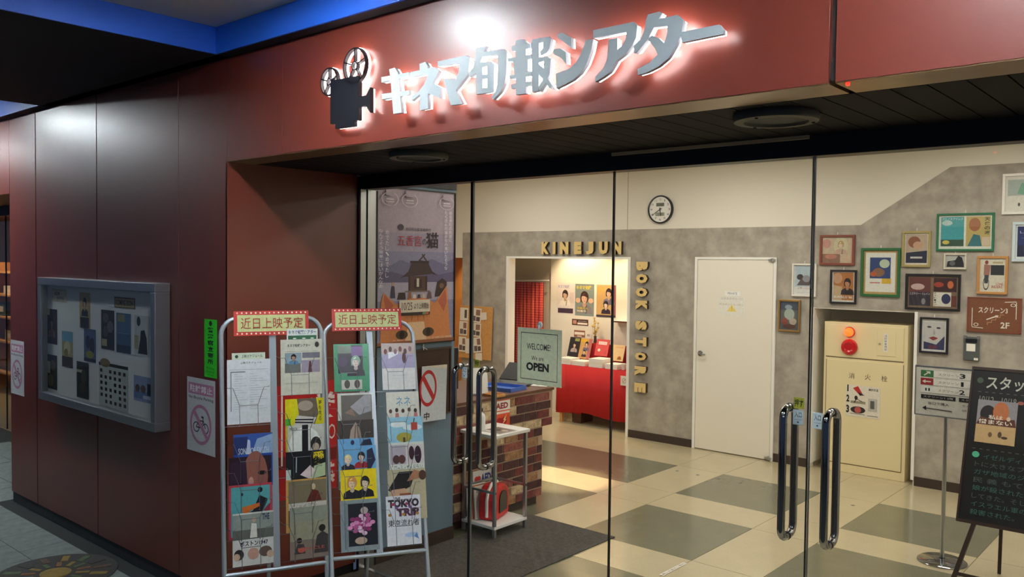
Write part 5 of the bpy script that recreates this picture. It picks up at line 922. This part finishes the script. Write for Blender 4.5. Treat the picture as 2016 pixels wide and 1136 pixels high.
# ------------------------------------------------------------------ AED trolley
tr = thing('metal_trolley', 'grey metal trolley with white shelves in front of the brick counter', 'trolley', (-4.345, 4.46, .0095))
for x in (.012, .318):
    for y in (.012, .352): MB().box(x - .011, x + .011, y - .011, y + .011, 0, .72).build('leg', 'aluminium', tr)
box('table_top', 'white_plastic', -.012, .342, -.012, .376, .72, .745, tr, bevel=.004)
box('lower_shelf', 'white_plastic', .0, .33, .0, .364, .06, .082, tr, bevel=.002)
MB().box(.001, .329, .004, .02, .315, .33).box(.001, .329, .344, .36, .315, .33).box(.001, .017, .02, .344, .315, .33).build('side_rail', 'aluminium', tr)
PR(.2, .2, (206, 200, 192), .001).draw([('r', .05, .05, .95, .95, (120, 106, 98)), ('e', .4, .5, .2, .15, (70, 56, 50)), ('e', .7, .6, .15, .12, (190, 170, 150)), ('r', .1, .1, .4, .25, (226, 220, 210))]).build('top_sheet', tr, (.13, .05, .7465), (-PI / 2, 0, 0))
bo = thing('sanitizer_bottle', 'clear pump bottle of hand sanitizer on the trolley top', 'bottle', (-4.22, 4.525, .755))
MB().lathe([(.032, 0), (.035, .008), (.035, .10), (.03, .118), (.014, .13), (.014, .14)], 20).build('bottle_body', 'clear_plastic', bo, smooth=True)
MB().lathe([(.017, .14), (.017, .165), (.006, .168), (.006, .2)], 16).tube([(0, 0, .2), (.0, -.035, .198), (0, -.04, .188)], .007, 8).build('pump_head', 'black_plastic', bo, smooth=True)
bg = thing('defibrillator_bag', 'red padded defibrillator bag standing on the trolley lower shelf', 'bag', (-4.20, 4.66, .0925))
pts = [(-.13, 0), (-.14, .03), (-.14, .15), (-.115, .21), (-.06, .245), (0, .25), (.06, .24), (.11, .21), (.135, .15), (.135, .03), (.125, 0)]
MB().prism(pts, -.07, .07).build('bag_body', 'red_bag', bg, rot=(0, 0, PI / 2 + .35), bevel=.02)
MB().prism([(x * .55, .05 + z * .62) for x, z in pts], -.078, -.069).build('front_pocket', 'black_plastic', bg, rot=(0, 0, PI / 2 + .35))
MB().tube([(-.142, 0, .03), (-.145, 0, .15), (-.12, 0, .215), (-.06, 0, .252), (0, 0, .258), (.06, 0, .248)], .012, 8).build('white_piping', 'white_plastic', bg, rot=(0, 0, PI / 2 + .35), smooth=True)
MB().tube([(-.03, 0, .255), (-.02, 0, .285), (.03, 0, .285), (.04, 0, .25)], .007, 8).build('carry_handle', 'black_plastic', bg, rot=(0, 0, PI / 2 + .35), smooth=True)
for i in range(3):
    sheet('document_folder', ['white folder at the back of the trolley shelf', 'brown paper envelope leaning in the trolley', 'white booklet beside the red bag'][i], 'folder', .19, .24, [(226, 222, 214), (190, 120, 84), (214, 210, 200)][i], [('r', .1, .8, .6, .86, (150, 146, 140))], (-4.30 + .028 * i, 4.475 + .01 * i, .0925), (-.10, 0, PI / 2 - .1), t=.012)

# ------------------------------------------------------------------ pin board on the back wall
pb = thing('cork_board', 'orange cork pin board with pinned papers on the wall left of the book corner', 'pin board', (-8.0, B - .05, .70), 0, rx=-.045)
box('board', 'cork', 0, .585, -.016, 0, 0, .70, pb, bevel=.003)
Pp = (234, 226, 210)
ph = [('r', .1, .1, .5, .45, (110, 96, 90)), ('r', .5, .5, .9, .9, (150, 110, 96)), ('r', .55, .1, .9, .4, (90, 76, 72))]
for i, (x, z, w2, h2, r_) in enumerate(((.005, .50, .15, .17, 0), (.0, .30, .15, .19, 0), (.0, .08, .14, .2, 0), (.2, .49, .19, .19, .05), (.21, .30, .19, .18, .02), (.40, .52, .1, .1, -.1), (.14, .06, .12, .2, -.1), (.29, .08, .15, .2, -.15), (.33, -.02, .12, .1, -.1))):
    sheet('pinned_paper', ['cream paper with a dark strip pinned at the upper left of the cork board', 'paper with two small photographs pinned at mid left of the cork board', 'paper of dark photographs pinned at the lower left of the cork board', 'photo page pinned at the top middle of the cork board', 'photo page pinned in the centre of the cork board', 'small blank note pinned at the upper right of the cork board', 'blank page pinned low in the middle of the cork board', 'tilted photo page pinned at the lower right of the cork board', 'small blank slip at the bottom of the cork board'][i], 'paper', w2, h2, Pp, [] if i in (5, 6, 8) else ([('r', .55, .2, .85, .85, (84, 82, 76))] if i == 0 else ph), (-8.0 + x, B - .068 - .045 * 0 + (z) * .045 - .0008 * i - .002, .70 + z), (-.045, r_, 0), group='papers pinned on the cork board')

# ------------------------------------------------------------------ book corner
tb = thing('display_table', 'wooden table under the red cloth in the book corner', 'table', (-6.48, 8.37, 0))
box('table_top', 'wood_light', 0, 1.08, 0, .45, .69, .715, tb)
for x in (.04, 1.04):
    for y in (.03, .42): MB().box(x - .02, x + .02, y - .02, y + .02, 0, .69).build('leg', 'wood_light', tb)
q = MB(); n = 44
prof = []
for i in range(n + 1):
    x = -6.495 + 1.11 * i / n; prof.append((x, 8.352 + .008 * math.sin(i * 1.3) * (1 if i % 3 else .3)))
b0 = len(q.v)
for x, y in prof: q.v += [(x, 8.36, .722), (x, y, .42), (x, y - .004 * math.sin(x * 20), .135 + .02 * math.sin(x * 7))]
for i in range(n):
    for k in (0, 1): q.face((i * 3 + k + 1, (i + 1) * 3 + k + 1, (i + 1) * 3 + k, i * 3 + k))
k0 = len(q.v); q.v += [(-6.495, 8.36, .722), (-5.385, 8.36, .722), (-5.385, 8.84, .722), (-6.495, 8.84, .722), (-5.38, 8.352, .14), (-5.37, 8.84, .14), (-6.50, 8.352, .14), (-6.51, 8.84, .14)]
q.face((k0, k0 + 1, k0 + 2, k0 + 3)); q.face((k0 + 1, k0 + 4, k0 + 5, k0 + 2)); q.face((k0, k0 + 3, k0 + 7, k0 + 6))
cl_ = q.build('tablecloth', 'red_cloth', smooth=True); sm = cl_.modifiers.new('thickness', 'SOLIDIFY'); sm.thickness = .003; sm.offset = 1
tag(cl_, 'bright red cloth draped over the display table in the book corner', 'tablecloth')
sheet('price_card', 'small white card pinned on the red tablecloth', 'card', .10, .115, (240, 236, 226), [('o', .5, .5, .28, .26, .2, (150, 140, 130)), ('l', (.35, .35), (.65, .65), .006, (190, 70, 60))], (-5.53, 8.338, .555))
def mag(label, x, z, w2, h2, base, shapes, y=8.55, rz=.0, tilt=-.28):
    sheet('display_book', label, 'book', w2, h2, base, shapes, (x, y, z), (tilt, 0, rz), group='books standing on the red table', t=.008)
TZ = .7255
ST = .725
for i, (x, w2, d2, h2, c1, lb) in enumerate(((-6.49, .19, .2, .075, (226, 214, 190), 'low stack of cream books at the left end of the red table'), (-6.28, .2, .22, .055, (236, 226, 206), 'flat stack of pale magazines left of the red book'), (-6.02, .2, .22, .105, (240, 236, 226), 'tall white block of books in front of the red book'), (-5.78, .17, .2, .06, (232, 224, 210), 'low stack of white booklets at the right of the red table'))):
    s_ = thing('book_stack', lb, 'books', (x, 8.375, ST))
    k = 3
    for j in range(k):
        h_ = h2 / k
        MB().box(0.002 * (j % 2), w2 - .003 * ((j + 1) % 2), 0, d2, j * h_ + .0004, (j + 1) * h_).build('book', ['paper_white', 'door_white', 'white'][j % 3], s_)
mag('standing black magazine at the left of the book display', -6.52, .80, .17, .25, (40, 36, 40), [('r', .5, .8, .95, .95, (150, 150, 80))] + bust(.55, .6, .2, SKIN, (40, 30, 30), (176, 160, 160), .7), 8.60, -.05)
mag('standing orange magazine with two portraits in the book display', -6.36, .785, .19, .26, (206, 160, 100), [('r', .75, 0, 1, 1, (190, 110, 110)), ('r', .05, .82, .6, .95, (226, 176, 40))] + bust(.6, .72, .17, SKIN, (44, 32, 32), (120, 110, 134), .72) + bust(.52, .34, .13, (236, 206, 190), (40, 30, 34), (60, 46, 64), .72), 8.60, -.05)
mag('standing pink-red book with a white title block', -6.11, .84, .2, .21, (214, 84, 84), [('r', .18, .68, .82, .86, (244, 226, 220)), ('t', 'かがみ', .24, .71, .76, .83, (206, 84, 84)), ('e', .3, .34, .1, .09, (244, 230, 220)), ('p', [(.7, .1), (.9, .1), (.86, .35), (.76, .35)], (190, 80, 84))], 8.62, -.05)
mag('standing cream illustrated book with red lettering', -5.86, .80, .19, .2, (226, 196, 150), [('t', 'たびの本', .3, .78, .9, .9, (206, 80, 60)), ('e', .7, .2, .16, .12, (206, 140, 60)), ('p', [(.5, .1), (.9, .1), (.7, .3)], (150, 90, 50))], 8.60, -.05)
for x, z, y_, w2, h2 in ((-6.53, TZ, 8.585, 1.1, .07),):
    rk = thing('book_ledge', 'dark red ledge holding up the standing books on the table', 'ledge', (x, y_ - .005, z))
    MB().box(0, .9, 0, .1, 0, .055).box(0, .9, .085, .1, .055, .26).build('ledge_body', 'red_cloth', rk)
cups = thing('pen_cup', 'small glass cup at the right end of the red table', 'cup', (-5.56, 8.44, ST))
MB().lathe([(.022, 0), (.028, .07), (.025, .07), (.02, .006)], 16).build('cup_body', 'clear_plastic', cups, smooth=True)
pk_ = sheet('snack_pack', 'small yellow and white packet beside the glass cup', 'packet', .07, .11, (236, 226, 200), [('r', .1, .3, .9, .7, (226, 190, 60)), ('e', .5, .5, .2, .1, (120, 90, 50))], (-5.49, 8.50, ST + .001), (-.15, 0, -.05), t=.02)
vs_ = thing('flower_vase', 'slim dark vase with dried yellow flowers on the book corner wall side', 'vase', (-6.23, 8.80, .7225))
MB().lathe([(.03, 0), (.036, .1), (.026, .24), (.016, .32), (.02, .34)], 16).build('vase_body', 'vase', vs_, smooth=True)
for i in range(14):
    a = random.uniform(0, 6.28); r_ = random.uniform(0, .04); z = .34 + random.uniform(.03, .24)
    m_ = MB(); x, y = r_ * math.cos(a), r_ * math.sin(a)
    m_.tube([(0, 0, .33), (x * .7, y * .7, (.33 + z) / 2), (x, y, z)], .0018, 4)
    m_.lathe([(.002, z - .012), (.016, z), (.012, z + .014), (.002, z + .02)], 7, (x, y, 0)); m_.build('flower_stem', 'leaf_dry', vs_)
def wallposter(label, x0, x1, z0, z1, base, shapes): sheet('magazine_poster', label, 'poster', x1 - x0, z1 - z0, base, shapes, (x0, 8.8995, z0), group='magazine posters on the book corner wall')
wallposter('white magazine poster of a seated figure in a white shirt', -6.937, -6.638, 1.316, 1.722, (232, 222, 222), [('t', 'キネマ旬報', .08, .82, .72, .94, (150, 160, 196), .02), ('r', .08, .02, .92, .18, (70, 52, 70)), ('r', .72, .35, .95, .7, (220, 206, 210))] + bust(.48, .62, .19, SKIN, (54, 38, 36), (244, 238, 230), .72))
wallposter('grey magazine poster of a face held between two hands', -6.630, -6.328, 1.304, 1.717, (132, 146, 146), [('t', 'キネマ旬報', .06, .82, .86, .95, (226, 206, 60), .03)] + bust(.5, .56, .26, SKIN, (60, 38, 32), (136, 130, 134), .72) + [('e', .16, .48, .13, .08, SKIN), ('e', .84, .48, .13, .08, SKIN), ('t', '表紙の人', .12, .2, .7, .27, (226, 206, 60), .01), ('t', '特集号', .12, .11, .6, .18, (236, 230, 200), .01)])
wallposter('orange and plum magazine poster of two portraits in dark coats', -6.288, -5.992, 1.305, 1.714, (206, 168, 110), [('r', .78, 0, 1, 1, (150, 84, 96)), ('t', 'キネマ', .05, .72, .4, .94, (230, 170, 50), .02)] + bust(.64, .74, .19, SKIN, (44, 32, 32), (130, 122, 148), .72) + bust(.5, .38, .15, (238, 208, 196), (46, 34, 36), (54, 42, 60), .72) + [('r', 0, 0, 1, .06, (66, 52, 70))])
sheet('shop_notice', 'dark red framed notice strip under the magazine posters', 'sign', .262, .08, (96, 52, 48), [('r', .06, .2, .28, .8, (200, 150, 130)), ('r', .34, .55, .95, .82, (40, 30, 30)), ('r', .34, .15, .95, .45, (240, 230, 220)), ('t', 'BOOKS', .4, .6, .9, .76, (236, 226, 216))], (-6.676, 8.8995, 1.175))
sheet('shop_notice', 'brown striped notice beside the flower vase', 'sign', .177, .088, (150, 100, 80), [('r', .05, .35, .95, .75, (244, 236, 226)), ('r', .3, .08, .7, .22, (240, 230, 214))], (-6.64, 8.8995, 1.021))
sheet('shop_notice', 'small white square notice next to the brown striped notice', 'sign', .085, .10, (244, 238, 228), [('r', .2, .3, .8, .6, (206, 200, 190)), ('e', .35, .45, .1, .08, (120, 110, 104))], (-6.445, 8.8995, 1.01))
ws = thing('wall_shelf', 'narrow white wall shelf with a brown edge at the right of the book corner', 'shelf', (-5.97, 8.78, 1.255))
box('shelf_board', 'white', 0, .45, 0, .119, .006, .02, ws); box('front_edge', 'wood_top', 0, .45, -.008, 0, 0, .02, ws)
bx = thing('paper_stand', 'white leaflet stand on the table by the right wall of the book corner', 'stand', (-5.74, 8.72, .723))
MB().box(0, .16, 0, .08, 0, .02).box(0, .16, .06, .08, .02, .36).build('stand_body', 'white_plastic', bx)
PR(.13, .18, (240, 226, 206), .004).draw([('r', .1, .1, .5, .9, (214, 196, 150)), ('r', .55, .3, .9, .9, (190, 200, 150))]).build('leaflet', bx, (.015, .056, .05))
for x, c, lb in ((-6.44, 'brick_cream', 'cream patterned carton under the left end of the red table'), (-6.30, 'wood_top', 'brown carton beside the cream carton under the table')):
    k = thing('carton', lb, 'box', (x, 8.45, 0)); MB().box(0, .12, 0, .25, 0, .17).build('carton_body', c, k); MB().box(.0, .12, -.001, 0, .11, .15).build('carton_tape', 'red_cloth', k)
# curtain
cu = thing('plaid_curtain', 'red plaid curtain hanging from a white rod at the left of the book corner', 'curtain', (-7.74, 8.86, .40))
q = MB(); n = 60
for i in range(n + 1):
    x = .02 + .60 * i / n; y = .018 * math.sin(i * .9) + .006 * math.sin(i * 2.3)
    for z in (0, .4, .9, 1.32): q.v.append((x, y * (1 - .25 * z / 1.32), z))
for i in range(n):
    for k in range(3): q.face((i * 4 + k, (i + 1) * 4 + k, (i + 1) * 4 + k + 1, i * 4 + k + 1))
o = q.build('cloth', 'plaid', cu, smooth=True); sm = o.modifiers.new('thickness', 'SOLIDIFY'); sm.thickness = .002
MB().tube([(-.12, 0, 1.33), (.70, 0, 1.35)], .008, 8).build('curtain_rod', 'white_plastic', cu, smooth=True)
sheet('floor_sticker', 'small white lettered strip stuck on the lobby floor', 'sticker', .30, .03, (226, 222, 210), [('t', '車いす席のご案内', .04, .2, .96, .8, (90, 86, 80), .01)], (-2.755, 4.68, .0025), (-PI / 2, 0, PI / 2 ))
for i, (x, y) in enumerate(((-4.515, 7.152), (-4.085, 7.158), (-3.864, 7.16), (-3.649, 7.162), (-3.436, 7.17), (-3.224, 7.183), (-2.42, 7.149))):
    tag(MB().lathe([(.016, 0), (.015, .0012)], 12).build('floor_dot', 'grey_plastic', loc=(x, y, .0003)), 'small round grey queue marker in the row on the floor before the staff door', 'floor marker', 'round floor markers')
